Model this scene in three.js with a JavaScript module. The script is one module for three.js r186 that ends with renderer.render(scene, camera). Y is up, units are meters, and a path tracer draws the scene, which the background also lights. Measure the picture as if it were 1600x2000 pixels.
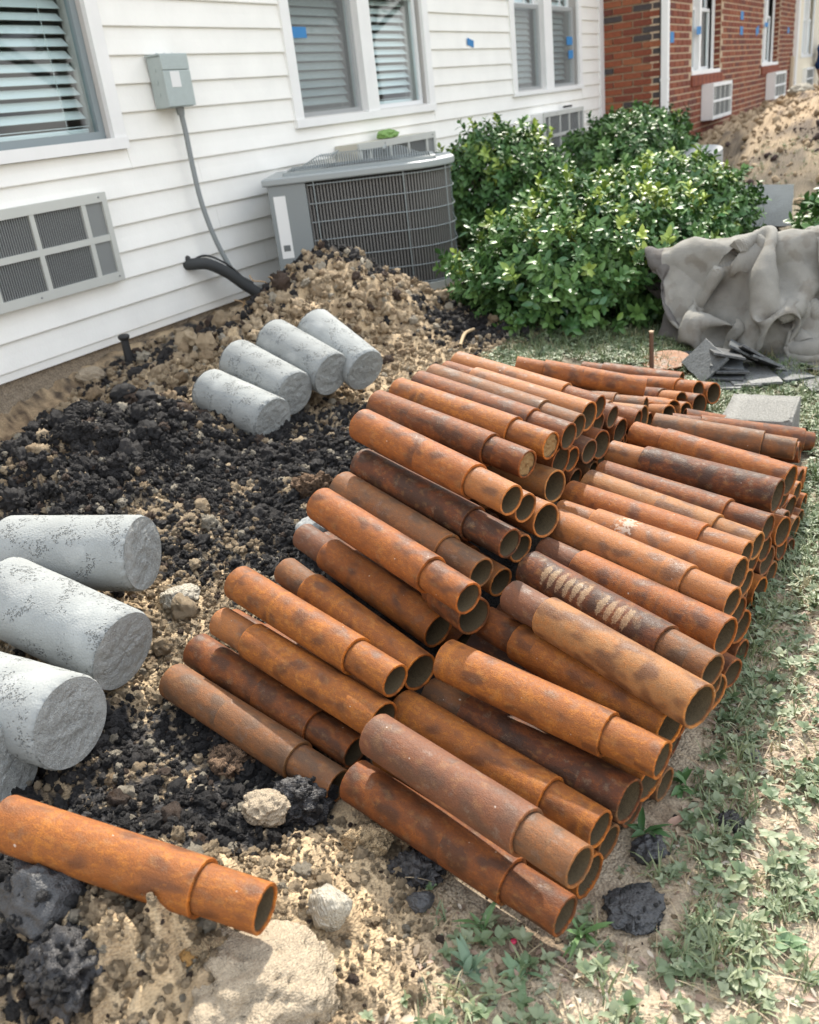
import * as THREE from 'three';
import { mergeGeometries, mergeVertices, toCreasedNormals } from 'three/addons/utils/BufferGeometryUtils.js';
import { RoundedBoxGeometry } from 'three/addons/geometries/RoundedBoxGeometry.js';
import { MarchingCubes } from 'three/addons/objects/MarchingCubes.js';
import { SimplexNoise } from 'three/addons/math/SimplexNoise.js';

// ---------------------------------------------------------------- camera, sky, sun, exposure
// world: x runs along the facade, y is up, z points out from the white siding (z = 0), metres
const scene = new THREE.Scene();
const camera = new THREE.PerspectiveCamera(60.0, 0.8, 0.05, 400);
{
  const pitch = 0.42556, roll = -0.12039, yaw = 0.55965;
  const r0 = new THREE.Vector3(Math.sin(yaw), 0, Math.cos(yaw)), f0 = new THREE.Vector3(Math.cos(yaw), 0, -Math.sin(yaw)), up = new THREE.Vector3(0, 1, 0);
  const fw = f0.clone().multiplyScalar(Math.cos(pitch)).addScaledVector(up, -Math.sin(pitch));
  const dn = up.clone().multiplyScalar(-Math.cos(pitch)).addScaledVector(f0, -Math.sin(pitch));
  const rt = r0.clone().multiplyScalar(Math.cos(roll)).addScaledVector(dn, -Math.sin(roll));
  const d2 = r0.clone().multiplyScalar(Math.sin(roll)).addScaledVector(dn, Math.cos(roll));
  camera.position.set(0, 0.93, 3.23);
  camera.quaternion.setFromRotationMatrix(new THREE.Matrix4().makeBasis(rt, d2.negate(), fw.negate()));
  camera.focus = 1.62; camera.userData.fStop = 6.3;
  camera.updateProjectionMatrix();
}
const renderer = new THREE.WebGLRenderer({ antialias: true });
renderer.toneMapping = THREE.LinearToneMapping;
renderer.toneMappingExposure = 1.7;
renderer.shadowMap.enabled = true;

// seeded helpers
function rng(seed) { let a = seed >>> 0; return () => { a = (a + 0x6D2B79F5) | 0; let t = Math.imul(a ^ (a >>> 15), 1 | a); t = (t + Math.imul(t ^ (t >>> 7), 61 | t)) ^ t; return ((t ^ (t >>> 14)) >>> 0) / 4294967296; }; }
const simplex = new SimplexNoise({ random: rng(11) });
const n2 = (x, y) => simplex.noise(x, y), n3 = (x, y, z) => simplex.noise3d(x, y, z);
const fbm2 = (x, y, o = 4) => { let s = 0, a = 0.5, f = 1; for (let i = 0; i < o; i++) { s += a * n2(x * f + 7.3 * i, y * f - 3.1 * i); a *= 0.5; f *= 2.03; } return s; };
const fbm3 = (x, y, z, o = 4) => { let s = 0, a = 0.5, f = 1; for (let i = 0; i < o; i++) { s += a * n3(x * f + 5.1 * i, y * f, z * f - 2.7 * i); a *= 0.5; f *= 2.03; } return s; };
const clamp = (v, a = 0, b = 1) => Math.min(b, Math.max(a, v));
const hash2 = (i, j, k) => { let h = Math.imul(i, 374761393) ^ Math.imul(j, 668265263) ^ Math.imul(k, 2147483647 - 58); h = Math.imul(h ^ (h >>> 13), 1274126177); return ((h ^ (h >>> 16)) >>> 0) / 4294967296; };
// packed clods: every cell of a jittered grid carries one rounded lump of its own size
function clods(x, y, s) { x /= s; y /= s; const ix = Math.floor(x), iy = Math.floor(y); let best = 0; for (let j = -1; j <= 1; j++) for (let i = -1; i <= 1; i++) { const a = ix + i, b = iy + j, dx = a + hash2(a, b, 1) - x, dy = b + hash2(a, b, 2) - y, r = 0.45 + 0.55 * hash2(a, b, 3), d = (dx * dx + dy * dy) / (r * r); if (d < 1) { const v = r * Math.sqrt(1 - d) * (0.5 + 0.6 * hash2(a, b, 4)); if (v > best) best = v; } } return best * s; }
const sm = (a, b, v) => { const t = clamp((v - a) / (b - a)); return t * t * (3 - 2 * t); };
const lerp = (a, b, t) => a + (b - a) * t;
const mix3 = (a, b, t) => [lerp(a[0], b[0], t), lerp(a[1], b[1], t), lerp(a[2], b[2], t)];

const SUN = new THREE.Vector3(0.657, 0.719, -0.226).normalize();
{ // one bright, thinly clouded summer sky
  const w = 1024, h = 512, data = new Float32Array(w * h * 4);
  for (let j = 0; j < h; j++) {
    const el = ((j + 0.5) / h - 0.5) * Math.PI, y = Math.sin(el), c = Math.cos(el);
    for (let i = 0; i < w; i++) {
      const az = ((i + 0.5) / w - 0.5) * 2 * Math.PI, x = c * Math.cos(az), z = c * Math.sin(az);
      let r, g, b;
      if (y < -0.02) { r = 0.20; g = 0.19; b = 0.16; } else {
        const t = Math.pow(clamp(y), 0.45);
        const blue = mix3([0.98, 0.99, 1.0], [0.42, 0.60, 0.92], t);
        const k = 1 / (Math.max(y, 0) + 0.25);
        const cl = sm(-0.12, 0.5, fbm2(x * k * 1.3 + 4, z * k * 1.3, 6) + 0.14 + 0.25 * (1 - t));
        const glow = Math.pow(clamp(x * SUN.x + y * SUN.y + z * SUN.z), 6) * 0.5;
        [r, g, b] = mix3(blue, [1.45, 1.43, 1.38], cl); r += glow; g += glow; b += glow * 0.95;
      }
      const o = (j * w + i) * 4; data[o] = r; data[o + 1] = g; data[o + 2] = b; data[o + 3] = 1;
    }
  }
  const sky = new THREE.DataTexture(data, w, h, THREE.RGBAFormat, THREE.FloatType);
  sky.mapping = THREE.EquirectangularReflectionMapping; sky.magFilter = THREE.LinearFilter; sky.needsUpdate = true;
  scene.background = sky; scene.environment = sky;
  scene.backgroundIntensity = 1.0; scene.environmentIntensity = 1.0;
}
const sun = new THREE.DirectionalLight(new THREE.Color().setRGB(1, 0.93, 0.82), 4.2);
sun.position.copy(SUN).multiplyScalar(30).add(new THREE.Vector3(3, 0, 1)); sun.target.position.set(3, 0, 1);
sun.castShadow = true; sun.shadow.radius = 2.0; sun.shadow.mapSize.set(4096, 4096);
Object.assign(sun.shadow.camera, { left: -16, right: 16, top: 16, bottom: -16, near: 1, far: 80 });
scene.add(sun, sun.target);

// ---------------------------------------------------------------- naming and tagging
const used = new Map();
function numbered(name) { const k = used.get(name) || 0; used.set(name, k + 1); return k ? name + '_' + String(k).padStart(3, '0') : name; }
function tag(o, label, category, group, kind) { if (label) o.userData.label = label; if (category) o.userData.category = category; if (group) o.userData.group = group; if (kind) o.userData.kind = kind; return o; }
function thing(name, label, category, pos = [0, 0, 0], turn = 0, group) { const o = new THREE.Group(); o.name = numbered(name); o.position.set(...pos); o.rotation.y = turn; scene.add(o); return tag(o, label, category, group); }
function part(name, geo, mat, parent) {
  const m = new THREE.Mesh(Array.isArray(geo) ? merge(geo) : geo, mat); m.name = parent ? name : numbered(name); m.castShadow = m.receiveShadow = true; (parent || scene).add(m); return m;
}
function merge(list) {
  const keys = ['position', 'normal', 'uv'].concat(list.every((g) => g.attributes.color) ? ['color'] : []);
  return mergeGeometries(list.map((g) => { g = g.index ? g.toNonIndexed() : g; const c = new THREE.BufferGeometry(); for (const k of keys) c.setAttribute(k, g.attributes[k]); return c; }));
}
const box = (w, h, d, x = 0, y = 0, z = 0) => new THREE.BoxGeometry(w, h, d).translate(x, y, z);
const span = (x0, x1, y0, y1, z0, z1) => metricUV(box(x1 - x0, y1 - y0, z1 - z0, (x0 + x1) / 2, (y0 + y1) / 2, (z0 + z1) / 2));
const rbox = (w, h, d, r, x = 0, y = 0, z = 0, s = 2) => new RoundedBoxGeometry(w, h, d, s, r).translate(x, y, z);
function metricUV(g) { // box uv in metres by dominant normal
  const p = g.attributes.position, n = g.attributes.normal, uv = g.attributes.uv;
  for (let i = 0; i < p.count; i++) {
    const ax = Math.abs(n.getX(i)), ay = Math.abs(n.getY(i)), az = Math.abs(n.getZ(i));
    if (ax >= ay && ax >= az) uv.setXY(i, p.getZ(i), p.getY(i)); else if (ay >= az) uv.setXY(i, p.getX(i), p.getZ(i)); else uv.setXY(i, p.getX(i), p.getY(i));
  }
  return g;
}
const tubeOn = (pts, r, seg = 40, rad = 10) => new THREE.TubeGeometry(new THREE.CatmullRomCurve3(pts.map((p) => new THREE.Vector3(...p))), seg, r, rad, false);
const V = (x, y, z) => new THREE.Vector3(x, y, z);

// ---------------------------------------------------------------- materials
const std = (c, rough = 0.7, o = {}) => new THREE.MeshStandardMaterial({ color: new THREE.Color().setRGB(...c), roughness: rough, ...o });
function dataTex(w, h, fn, srgb, wrap = true) {
  const d = new Uint8Array(w * h * 4), c = [0, 0, 0, 255];
  for (let j = 0; j < h; j++) for (let i = 0; i < w; i++) {
    fn(i / w, j / h, c); const o = (j * w + i) * 4;
    for (let k = 0; k < 3; k++) d[o + k] = 255 * (srgb ? Math.pow(clamp(c[k]), 1 / 2.2) : clamp(c[k]));
    d[o + 3] = 255;
  }
  const t = new THREE.DataTexture(d, w, h, THREE.RGBAFormat); t.magFilter = THREE.LinearFilter; t.minFilter = THREE.LinearMipmapLinearFilter; t.generateMipmaps = true;
  if (srgb) t.colorSpace = THREE.SRGBColorSpace; if (wrap) t.wrapS = t.wrapT = THREE.RepeatWrapping; t.needsUpdate = true; return t;
}
// noise that repeats on a unit square (crossfaded), for tiling maps
const tile = (u, v, f, o = 4) => { const a = (U, W) => fbm2(U * f, W * f, o); const su = sm(0.7, 1, u), sv = sm(0.7, 1, v); return lerp(lerp(a(u, v), a(u - 1, v), su), lerp(a(u, v - 1), a(u - 1, v - 1), su), sv); };
const grit = dataTex(512, 512, (u, v, c) => { const a = tile(u, v, 60, 4), b = tile(u + 0.3, v, 14, 4); const k = 0.5 + 0.55 * a + 0.3 * b; c[0] = c[1] = c[2] = k; }, false);
const soilMap = dataTex(1024, 1024, (u, v, c) => { const a = tile(u, v, 90, 4), b = tile(u, v, 22, 3); const k = clamp(0.82 + 0.5 * a + 0.25 * b, 0.25, 1.1); c[0] = k; c[1] = k * 0.985; c[2] = k * 0.96; }, true);
const vinylMap = dataTex(512, 512, (u, v, c) => { const d = tile(u, v, 3, 5), s = tile(u, v * 0.3, 40, 2); const k = 0.955 + 0.05 * d + 0.012 * s; c[0] = k; c[1] = k * 0.995; c[2] = k * 0.975; }, true);
// ---------------------------------------------------------------- ground
const gs = (x, z, cx, cz, rx, rz) => Math.exp(-(((x - cx) / rx) ** 2) - (((z - cz) / rz) ** 2));
const fall = (x, z) => -0.085 * clamp((z - 2.03) / 1.0, 0, 1.6) * (1 - 0.5 * clamp((x - 3) / 2)); // the yard falls away from the house
const spill = (x, z) => { // 1 where dug soil lies, 0 where the lawn is
  const edge = 1.80 + 0.10 * n2(x * 2.1, z * 2) + 0.90 * sm(2.95, 1.15, x) + 0.08 * sm(1.0, 0.6, x);
  return sm(0.14, -0.14, z - edge - 0.05 * n2(x * 9, z * 9));
};
const farDirt = (x, z) => clamp(1.5 * gs(x, z, 11.3, 2.1, 3.0, 1.6));
function mounds(x, z) {
  let y = 0.045 * sm(1.4, 0.2, z);
  y += 0.165 * gs(x, z, 1.56, 1.20, 0.42, 0.28);
  y += 0.06 * gs(x, z, 1.05, 1.55, 0.35, 0.3);
  y += 0.29 * gs(x, z, 3.25, 0.98, 0.42, 0.36);
  y += 0.15 * gs(x, z, 2.55, 0.98, 0.55, 0.33);
  y -= 0.22 * gs(x, z, 1.95, 0.22, 0.55, 0.26);
  y += 0.125 * gs(x, z, 0.45, 2.50, 0.17, 0.25);
  y += 0.62 * Math.max(0, 1 - ((x - 11.2) / 3.6) ** 2 - ((z - 2.3) / 1.75) ** 2) ** 0.8;
  return y;
}
function groundY(x, z) {
  const base = fall(x, z); let y = mounds(x, z) + base;
  const far = Math.hypot(x, z - 3.2);
  const s = Math.max(spill(x, z) * sm(6, 4.5, x), farDirt(x, z));
  if (far < 16) {
    const lump = Math.max(0, n2(x * 7, z * 7)) * 0.020 + (0.5 - Math.abs(n2(x * 15, z * 15))) * 0.016 + (0.5 - Math.abs(n2(x * 34 + 9, z * 34))) * 0.008 + (far < 5 ? 0.55 * clods(x + 0.02 * n2(x * 20, z * 20), z + 0.02 * n2(x * 20 + 7, z * 20), 0.062) + 0.6 * clods(x + 0.006 * n2(x * 60, z * 60), z, 0.026) : 0) + (far < 4.5 ? n2(x * 80, z * 80) * 0.0035 + n2(x * 170, z * 170) * 0.0018 : 0);
    const wide = n2(x * 1.3 + 3, z * 1.3) * 0.012;
    y += wide * sm(0.3, 0.8, z) + lump * (s * (0.8 + 0.9 * sm(0.03, 0.15, y - base)) + 0.22 * (1 - s));
    y += farDirt(x, z) * ((0.5 - Math.abs(n2(x * 3.1, z * 3.1))) * 0.07 + n2(x * 9, z * 9) * 0.012);
  }
  // the pipe stacks press the soil flat beneath them
  const under = sm(0.70, 0.80, x) * sm(3.01, 2.95, z) * sm(2.06, 2.15, z) * sm(3.3, 3.05, x);
  const bank = 0.20 * sm(1.02, 1.5, x) * sm(2.25, 1.9, x) * sm(2.12, 2.24, z) * sm(2.56, 2.42, z); // soil banked up under the left stack
  return Math.max(lerp(y, Math.min(y, base + 0.002), under), base + bank * (0.85 + 0.3 * n2(x * 9, z * 9)) - (bank > 0.002 ? 0 : 1));
}
// a spot surveyed as if the yard were level, moved along its sight line onto the sloping yard: x, z and how much larger it is there
function drop(x, z) { let lo = 0.7, hi = 2; const y0 = z > 2 ? 0 : mounds(x, z); for (let i = 0; i < 40; i++) { const t = (lo + hi) / 2, X = x * t, Z = 3.23 + (z - 3.23) * t; if (0.93 + (y0 - 0.93) * t > mounds(X, Z) + fall(X, Z)) lo = t; else hi = t; } return [x * lo, 3.23 + (z - 3.23) * lo, lo]; }
const BLACKS = [[1.5, 2.36, 0.35, 1.2], [1.1, 2.4, 0.2, 0.8], [1.62, 1.25, 0.42, 0.8], [1.25, 1.75, 0.32, 0.35], [0.46, 2.30, 0.17, 1.0], [0.80, 2.22, 0.17, 0.55], [0.72, 2.44, 0.09, 0.75], [3.35, 0.85, 0.25, 0.35], [2.2, 1.75, 0.3, 0.6], [3.3, 1.55, 0.25, 0.7], [0.70, 2.70, 0.07, 0.5], [2.8, 0.6, 0.4, 0.4], [1.75, 1.75, 0.3, 0.3],
  [1.10, 1.93, 0.16, -0.9], [1.02, 2.08, 0.12, -0.6], [0.50, 2.60, 0.20, -1.0], [0.62, 2.66, 0.1, -0.6], [2.8, 1.32, 0.38, -0.9], [1.45, 1.62, 0.14, -0.7], [2.1, 0.85, 0.3, -0.6], [0.6, 3.0, 0.3, -0.9], [0.62, 2.72, 0.12, -0.6], [0.92, 2.02, 0.08, -0.5], [11, 2, 3, -0.8]];
function blackness(x, z) { let b = -0.05; for (const [cx, cz, r, a] of BLACKS) b += a * gs(x, z, cx, cz, r, r); return b + 0.55 * fbm2(x * 3.2, z * 3.2, 3) + 0.5 * fbm2(x * 13 + 40, z * 13, 3); }
const CLAY = [0.030, 0.028, 0.028], TAN = [0.55, 0.415, 0.255], BROWN = [0.155, 0.098, 0.058], PALE = [0.46, 0.375, 0.27], LOAM = [0.085, 0.075, 0.045];
function groundColor(x, z) {
  const s = Math.max(spill(x, z) * sm(6, 4.5, x), farDirt(x, z)), b = blackness(x, z) + 0.30 * n2(x * 60, z * 60) + 0.28 * n2(x * 27 + 5, z * 27);
  const t = 0.5 + 0.5 * n2(x * 11, z * 11);
  let dirt = mix3(mix3(TAN, BROWN, 0.45 * t * sm(0.2, 0.7, t)), CLAY, sm(-0.10, 0.34, b));
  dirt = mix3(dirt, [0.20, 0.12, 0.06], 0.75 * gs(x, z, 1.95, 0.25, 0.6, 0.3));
  if (x > 7) dirt = mix3([0.46, 0.335, 0.205], [0.15, 0.105, 0.07], sm(0.25, 0.6, fbm2(x * 2, z * 2, 3) + 0.5 * sm(9.6, 8.4, x)));
  const lawn = mix3(mix3(PALE, BROWN, 0.6 * sm(0.12, 0.5, fbm2(x * 4, z * 4, 4) + 0.2 * n2(x * 40, z * 40))), LOAM, sm(1.6, 2.8, x) * 0.85);
  return mix3(lawn, dirt, s);
}
{
  const axis = (lo, hi, c0, c1, fine, grow) => { // fine steps between c0 and c1, growing outwards
    const a = []; for (let v = c0; v <= c1; v += fine) a.push(v);
    for (let v = a[a.length - 1], st = fine; v < hi;) { st *= grow; v += st; a.push(v); }
    for (let v = c0, st = fine; v > lo;) { st *= grow; v -= st; a.unshift(v); }
    return a;
  };
  const xs = axis(-70, 140, 0.2, 1.9, 0.006, 1.028), zs = axis(-70, 120, 1.1, 3.35, 0.006, 1.03), nx = xs.length, nz = zs.length;
  const pos = new Float32Array(nx * nz * 3), col = new Float32Array(nx * nz * 3), uv = new Float32Array(nx * nz * 2), idx = [];
  for (let j = 0; j < nz; j++) for (let i = 0; i < nx; i++) {
    const k = j * nx + i, x = xs[i], z = zs[j]; pos[k * 3] = x; pos[k * 3 + 1] = groundY(x, z); pos[k * 3 + 2] = z;
    const c = groundColor(x, z); col[k * 3] = c[0]; col[k * 3 + 1] = c[1]; col[k * 3 + 2] = c[2]; uv[k * 2] = x * 1.9 + pos[k * 3 + 1] * 1.4; uv[k * 2 + 1] = z * 1.9 - pos[k * 3 + 1] * 1.6;
    if (i < nx - 1 && j < nz - 1) { const a = k, b = k + 1, d = k + nx, e = d + 1; idx.push(a, d, b, b, d, e); }
  }
  const g = new THREE.BufferGeometry(); g.setAttribute('position', new THREE.BufferAttribute(pos, 3)); g.setAttribute('color', new THREE.BufferAttribute(col, 3)); g.setAttribute('uv', new THREE.BufferAttribute(uv, 2)); g.setIndex(idx); g.computeVertexNormals();
  console.log('ground', nx, nz);
  tag(part('ground', g, new THREE.MeshStandardMaterial({ vertexColors: true, roughness: 0.9, map: soilMap, bumpMap: grit, bumpScale: 0.004 })), null, null, null, 'structure');
}
// ---------------------------------------------------------------- building
const M = {
  vinyl: new THREE.MeshStandardMaterial({ color: new THREE.Color().setRGB(0.88, 0.87, 0.83), roughness: 0.55, map: vinylMap, bumpMap: grit, bumpScale: 0.0004 }),
  trim: new THREE.MeshStandardMaterial({ color: new THREE.Color().setRGB(0.84, 0.84, 0.83), roughness: 0.5, map: vinylMap }),
  plaster: std([0.55, 0.53, 0.5], 0.9), room: std([0.42, 0.42, 0.41], 0.95),
  slat: std([0.70, 0.73, 0.72], 0.5), cord: std([0.7, 0.72, 0.7], 0.8), sash: std([0.74, 0.75, 0.74], 0.45), darkFrame: std([0.23, 0.27, 0.28], 0.5),
  glass: new THREE.MeshPhysicalMaterial({ color: new THREE.Color().setRGB(0.86, 0.95, 0.95), roughness: 0.02, transmission: 1, thickness: 0, ior: 1.6, specularIntensity: 1 }),
  screen: new THREE.MeshStandardMaterial({ color: new THREE.Color().setRGB(0.22, 0.23, 0.225), roughness: 0.8, transparent: true, opacity: 0.45 }),
  concrete: new THREE.MeshStandardMaterial({ color: new THREE.Color().setRGB(0.33, 0.27, 0.2), roughness: 0.95, map: soilMap, bumpMap: grit, bumpScale: 0.004 }),
  mortar: new THREE.MeshStandardMaterial({ color: new THREE.Color().setRGB(0.60, 0.46, 0.32), roughness: 0.95, map: soilMap, bumpMap: grit, bumpScale: 0.002 }),
  roof: std([0.09, 0.085, 0.08], 0.9), galv: new THREE.MeshStandardMaterial({ color: new THREE.Color().setRGB(0.42, 0.48, 0.48), roughness: 0.5, metalness: 0.35, map: vinylMap }),
  alum: new THREE.MeshStandardMaterial({ color: new THREE.Color().setRGB(0.56, 0.57, 0.54), roughness: 0.5, metalness: 0.25, map: vinylMap }),
  beige: std([0.52, 0.49, 0.40], 0.6), fin: std([0.24, 0.25, 0.245], 0.5, { metalness: 0.4 }), finBack: std([0.035, 0.035, 0.034], 0.8), black: std([0.022, 0.022, 0.022], 0.6), greyPaint: std([0.215, 0.235, 0.235], 0.45),
  paper: std([0.72, 0.72, 0.70], 0.6), tape: new THREE.MeshStandardMaterial({ color: new THREE.Color().setRGB(0.03, 0.20, 0.46), roughness: 0.65, bumpMap: grit, bumpScale: 0.0004 }),
};
const house = thing('apartment_building', 'long single-storey building with white lap siding and a red brick wing behind the pipe piles', 'building');
const sidingOpen = [[2.05, 3.136, 0.902, 2.25], [4.43, 6.12, 0.902, 2.25], [7.531, 9.247, 0.912, 2.25]];   // x0, x1, y0, y1 of each window's trim
function wallBlocks(x0, x1, y0, y1, z0, z1, open) { // a wall as blocks left, right, above and below its openings
  const gs = []; let x = x0;
  for (const [a, b, c, d] of open) { gs.push(span(x, a, y0, y1, z0, z1), span(a, b, y0, c, z0, z1)); if (d < y1) gs.push(span(a, b, d, y1, z0, z1)); x = b; }
  gs.push(span(x, x1, y0, y1, z0, z1)); return gs;
}
part('wall', wallBlocks(-3, 9.9187, 0.1, 2.6, -0.14, -0.002, sidingOpen.map(([a, b, c, d]) => [a + 0.07, b - 0.07, c + 0.04, d - 0.05])), M.plaster, house);
part('foundation', span(-3, 9.9187, -0.6, 0.097, -0.15, -0.012), M.concrete, house);
part('rear_wall', [span(-3, 24, 0, 2.6, -5.2, -5.05), span(-3.1, -3.0, 0, 2.6, -5.05, -0.14), span(23.9, 24, 0, 2.6, -5.05, 0.4)], M.plaster, house);
part('floor', span(-3, 24, 0.05, 0.099, -5.05, -0.16), M.room, house);
for (const x of [3.8, 6.9, 9.95, 14.2, 18.4]) part('partition', span(x - 0.05, x + 0.05, 0.1, 2.75, -5.05, -0.15), M.room, house);
{ // roof with an overhanging soffit, fascia and gutter
  part('soffit', [span(-3.2, 9.55, 2.60, 2.64, -5.2, 0.22), span(9.55, 24.2, 2.60, 2.64, -5.2, 0.83)], M.trim, house);
  part('gutter', [span(-3.2, 9.50, 2.57, 2.69, 0.22, 0.31), span(9.50, 24.2, 2.57, 2.69, 0.83, 0.92)], M.trim, house);
  const slope = (x0, x1, ze) => { const s = new THREE.Shape([new THREE.Vector2(ze, 2.645), new THREE.Vector2(-5.4, 2.645), new THREE.Vector2((ze - 5.4) / 2, 3.7)]); return new THREE.ExtrudeGeometry(s, { depth: x1 - x0, bevelEnabled: false }).rotateY(-Math.PI / 2).translate(x1, 0, 0); };
  part('roof', [slope(-3.2, 9.55, 0.24), slope(9.552, 24.2, 0.85)], M.roof, house);
}
{ // lap siding: each course is one board (split at the windows), its lower lip proud of the board below
  const prism = (x0, x1, y0, y1) => {
    const s = new THREE.Shape([new THREE.Vector2(0, y0), new THREE.Vector2(0.0135, y0), new THREE.Vector2(0.0150, y0 + 0.004), new THREE.Vector2(0.0075, y0 + (y1 - y0) * 0.55), new THREE.Vector2(0.0035, y1), new THREE.Vector2(0, y1)]);
    const g = new THREE.ExtrudeGeometry(s, { depth: x1 - x0, bevelEnabled: false }).rotateY(-Math.PI / 2).translate(x1, 0, 0);
    g.scale(1, 1, 1); const p = g.attributes.position; for (let i = 0; i < p.count; i++) p.setZ(i, p.getZ(i)); g.computeVertexNormals(); return metricUV(g);
  };
  const R = rng(5);
  for (let k = -7; k < 15; k++) {
    const y0 = 0.9316 + 0.11434 * k, y1 = y0 + 0.1140; if (y0 < 0.12 || y0 > 2.5) continue;
    let segs = [[-2.98, 9.785]];
    for (const [a, b, c, d] of sidingOpen) if (y1 > c && y0 < d) segs = segs.flatMap(([s, e]) => (s < a && e > b ? [[s, a], [b, e]] : [[s, e]]));
    for (const [a, b, c, d] of sidingOpen) { if (y0 < c - 0.004 && y1 > c) part('siding_board', prism(a + 0.001, b - 0.001, y0, c - 0.002), M.vinyl, house); }
    for (const [s, e] of segs) {
      const cuts = [s]; for (let x = s + 1.6 + R() * 2.2; x < e - 0.8; x += 3.66) cuts.push(x); cuts.push(e);
      for (let i = 0; i + 1 < cuts.length; i++) part('siding_board', prism(cuts[i] + (i ? 0.0012 : 0), cuts[i + 1], y0, y1), M.vinyl, house);
    }
  }
  part('starter_strip', span(-2.98, 9.785, 0.0985, 0.1305, 0, 0.0105), M.vinyl, house);
  part('corner_post', [span(9.787, 9.9165, 0.1, 2.58, 0.0005, 0.022)], M.trim, house);
}
// windows: trim, sashes, pane(s), blinds
function blinds(win, x0, x1, y0, y1, z, open, pitch) {
  let k = 0;
  for (let y = y0 + 0.02; y < y1; y += pitch, k++) {
    const g = new THREE.BoxGeometry(x1 - x0, 0.0028, 0.046); const p = g.attributes.position;
    const tilt = k === 0 ? 0.0 : open + 0.05 * n2(k * 0.7, x0);
    g.rotateX(tilt).translate((x0 + x1) / 2, y + (k < 3 && open < 0.8 ? -k * 0.012 : 0), z); part('blind_slat', g, M.slat, win);
  }
  part('bottom_rail', rbox(x1 - x0, 0.022, 0.042, 0.006, (x0 + x1) / 2, y0, z), M.slat, win);
  for (const f of [0.14, 0.86]) part('ladder_cord', box(0.0016, y1 - y0, 0.0016, lerp(x0, x1, f), (y0 + y1) / 2, z + 0.028), M.cord, win);
}
function windowUnit(x0, x1, y0, y1, zf, trimW, bays, o = {}) { // bays: [x0, x1, kind]
  const mat = o.mat || M.trim;
  const fr = [span(x0, x1, y1 - trimW, y1, zf - 0.001, zf + 0.024), span(x0, x1, y0, y0 + (o.sill || 0.034), zf - 0.001, zf + 0.03), span(x0, x0 + trimW, y0 + (o.sill || 0.034), y1 - trimW, zf - 0.001, zf + 0.024), span(x1 - trimW, x1, y0 + (o.sill || 0.034), y1 - trimW, zf - 0.001, zf + 0.024)];
  for (let i = 0; i + 1 < bays.length; i++) fr.push(span(bays[i][1], bays[i + 1][0], y0 + (o.sill || 0.034), y1 - trimW, zf - 0.08, zf + 0.022));
  const win = part('window', fr, mat, house);
  for (const [a, b, kind] of bays) {
    const yb = y0 + (o.sill || 0.034), yt = y1 - trimW, mid = 1.61, fw = 0.032, dz = zf - 0.028, sm_ = o.sashMat || M.sash;
    const sash = (ya, yc, z, w) => [span(a, b, ya, ya + w, z - 0.03, z), span(a, b, yc - w, yc, z - 0.03, z), span(a, a + w, ya + w, yc - w, z - 0.03, z), span(b - w, b, ya + w, yc - w, z - 0.03, z)];
    part('sash', sash(yb, mid, dz, fw), sm_, win); part('sash', sash(mid - 0.02, yt, dz - 0.034, fw), sm_, win);
    part('pane', new THREE.PlaneGeometry(b - a - 2 * fw, mid - yb - 2 * fw).translate((a + b) / 2, (yb + mid) / 2, dz - 0.015), M.glass, win);
    part('pane', new THREE.PlaneGeometry(b - a - 2 * fw, yt - mid - fw).translate((a + b) / 2, (yt + mid - 0.02) / 2, dz - 0.049), M.glass, win);
    if (o.muntin) { const ms = []; for (const f of [1 / 3, 2 / 3]) ms.push(box(0.018, yt - mid, 0.01, lerp(a, b, f), (yt + mid) / 2, dz - 0.044)); part('muntin', ms, sm_, win); }
    if (kind.includes('s')) part('insect_screen', new THREE.PlaneGeometry(b - a - 0.01, mid - yb).translate((a + b) / 2, (yb + mid) / 2, dz + 0.006), M.screen, win);
    if (kind.includes('o')) blinds(win, a + 0.015, b - 0.015, yb + 0.04, yt, zf - 0.125, 0.80, 0.0475);
    if (kind.includes('c')) blinds(win, a + 0.015, b - 0.015, yb + 0.02, yt, zf - 0.125, 1.0, 0.0475);
  }
  return win;
}
windowUnit(2.05, 3.136, 0.902, 2.25, 0, 0.072, [[2.122, 3.064, 'o']], { sill: 0.048, sashMat: M.darkFrame });
windowUnit(4.43, 6.12, 0.890, 2.25, 0, 0.082, [[4.512, 5.219, 'sc'], [5.357, 6.030, 'o']], { sill: 0.045 });
windowUnit(7.531, 9.247, 0.911, 2.25, 0, 0.09, [[7.623, 8.277, 'sc'], [8.469, 9.139, 'sc']], { sill: 0.032, muntin: true });

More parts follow.
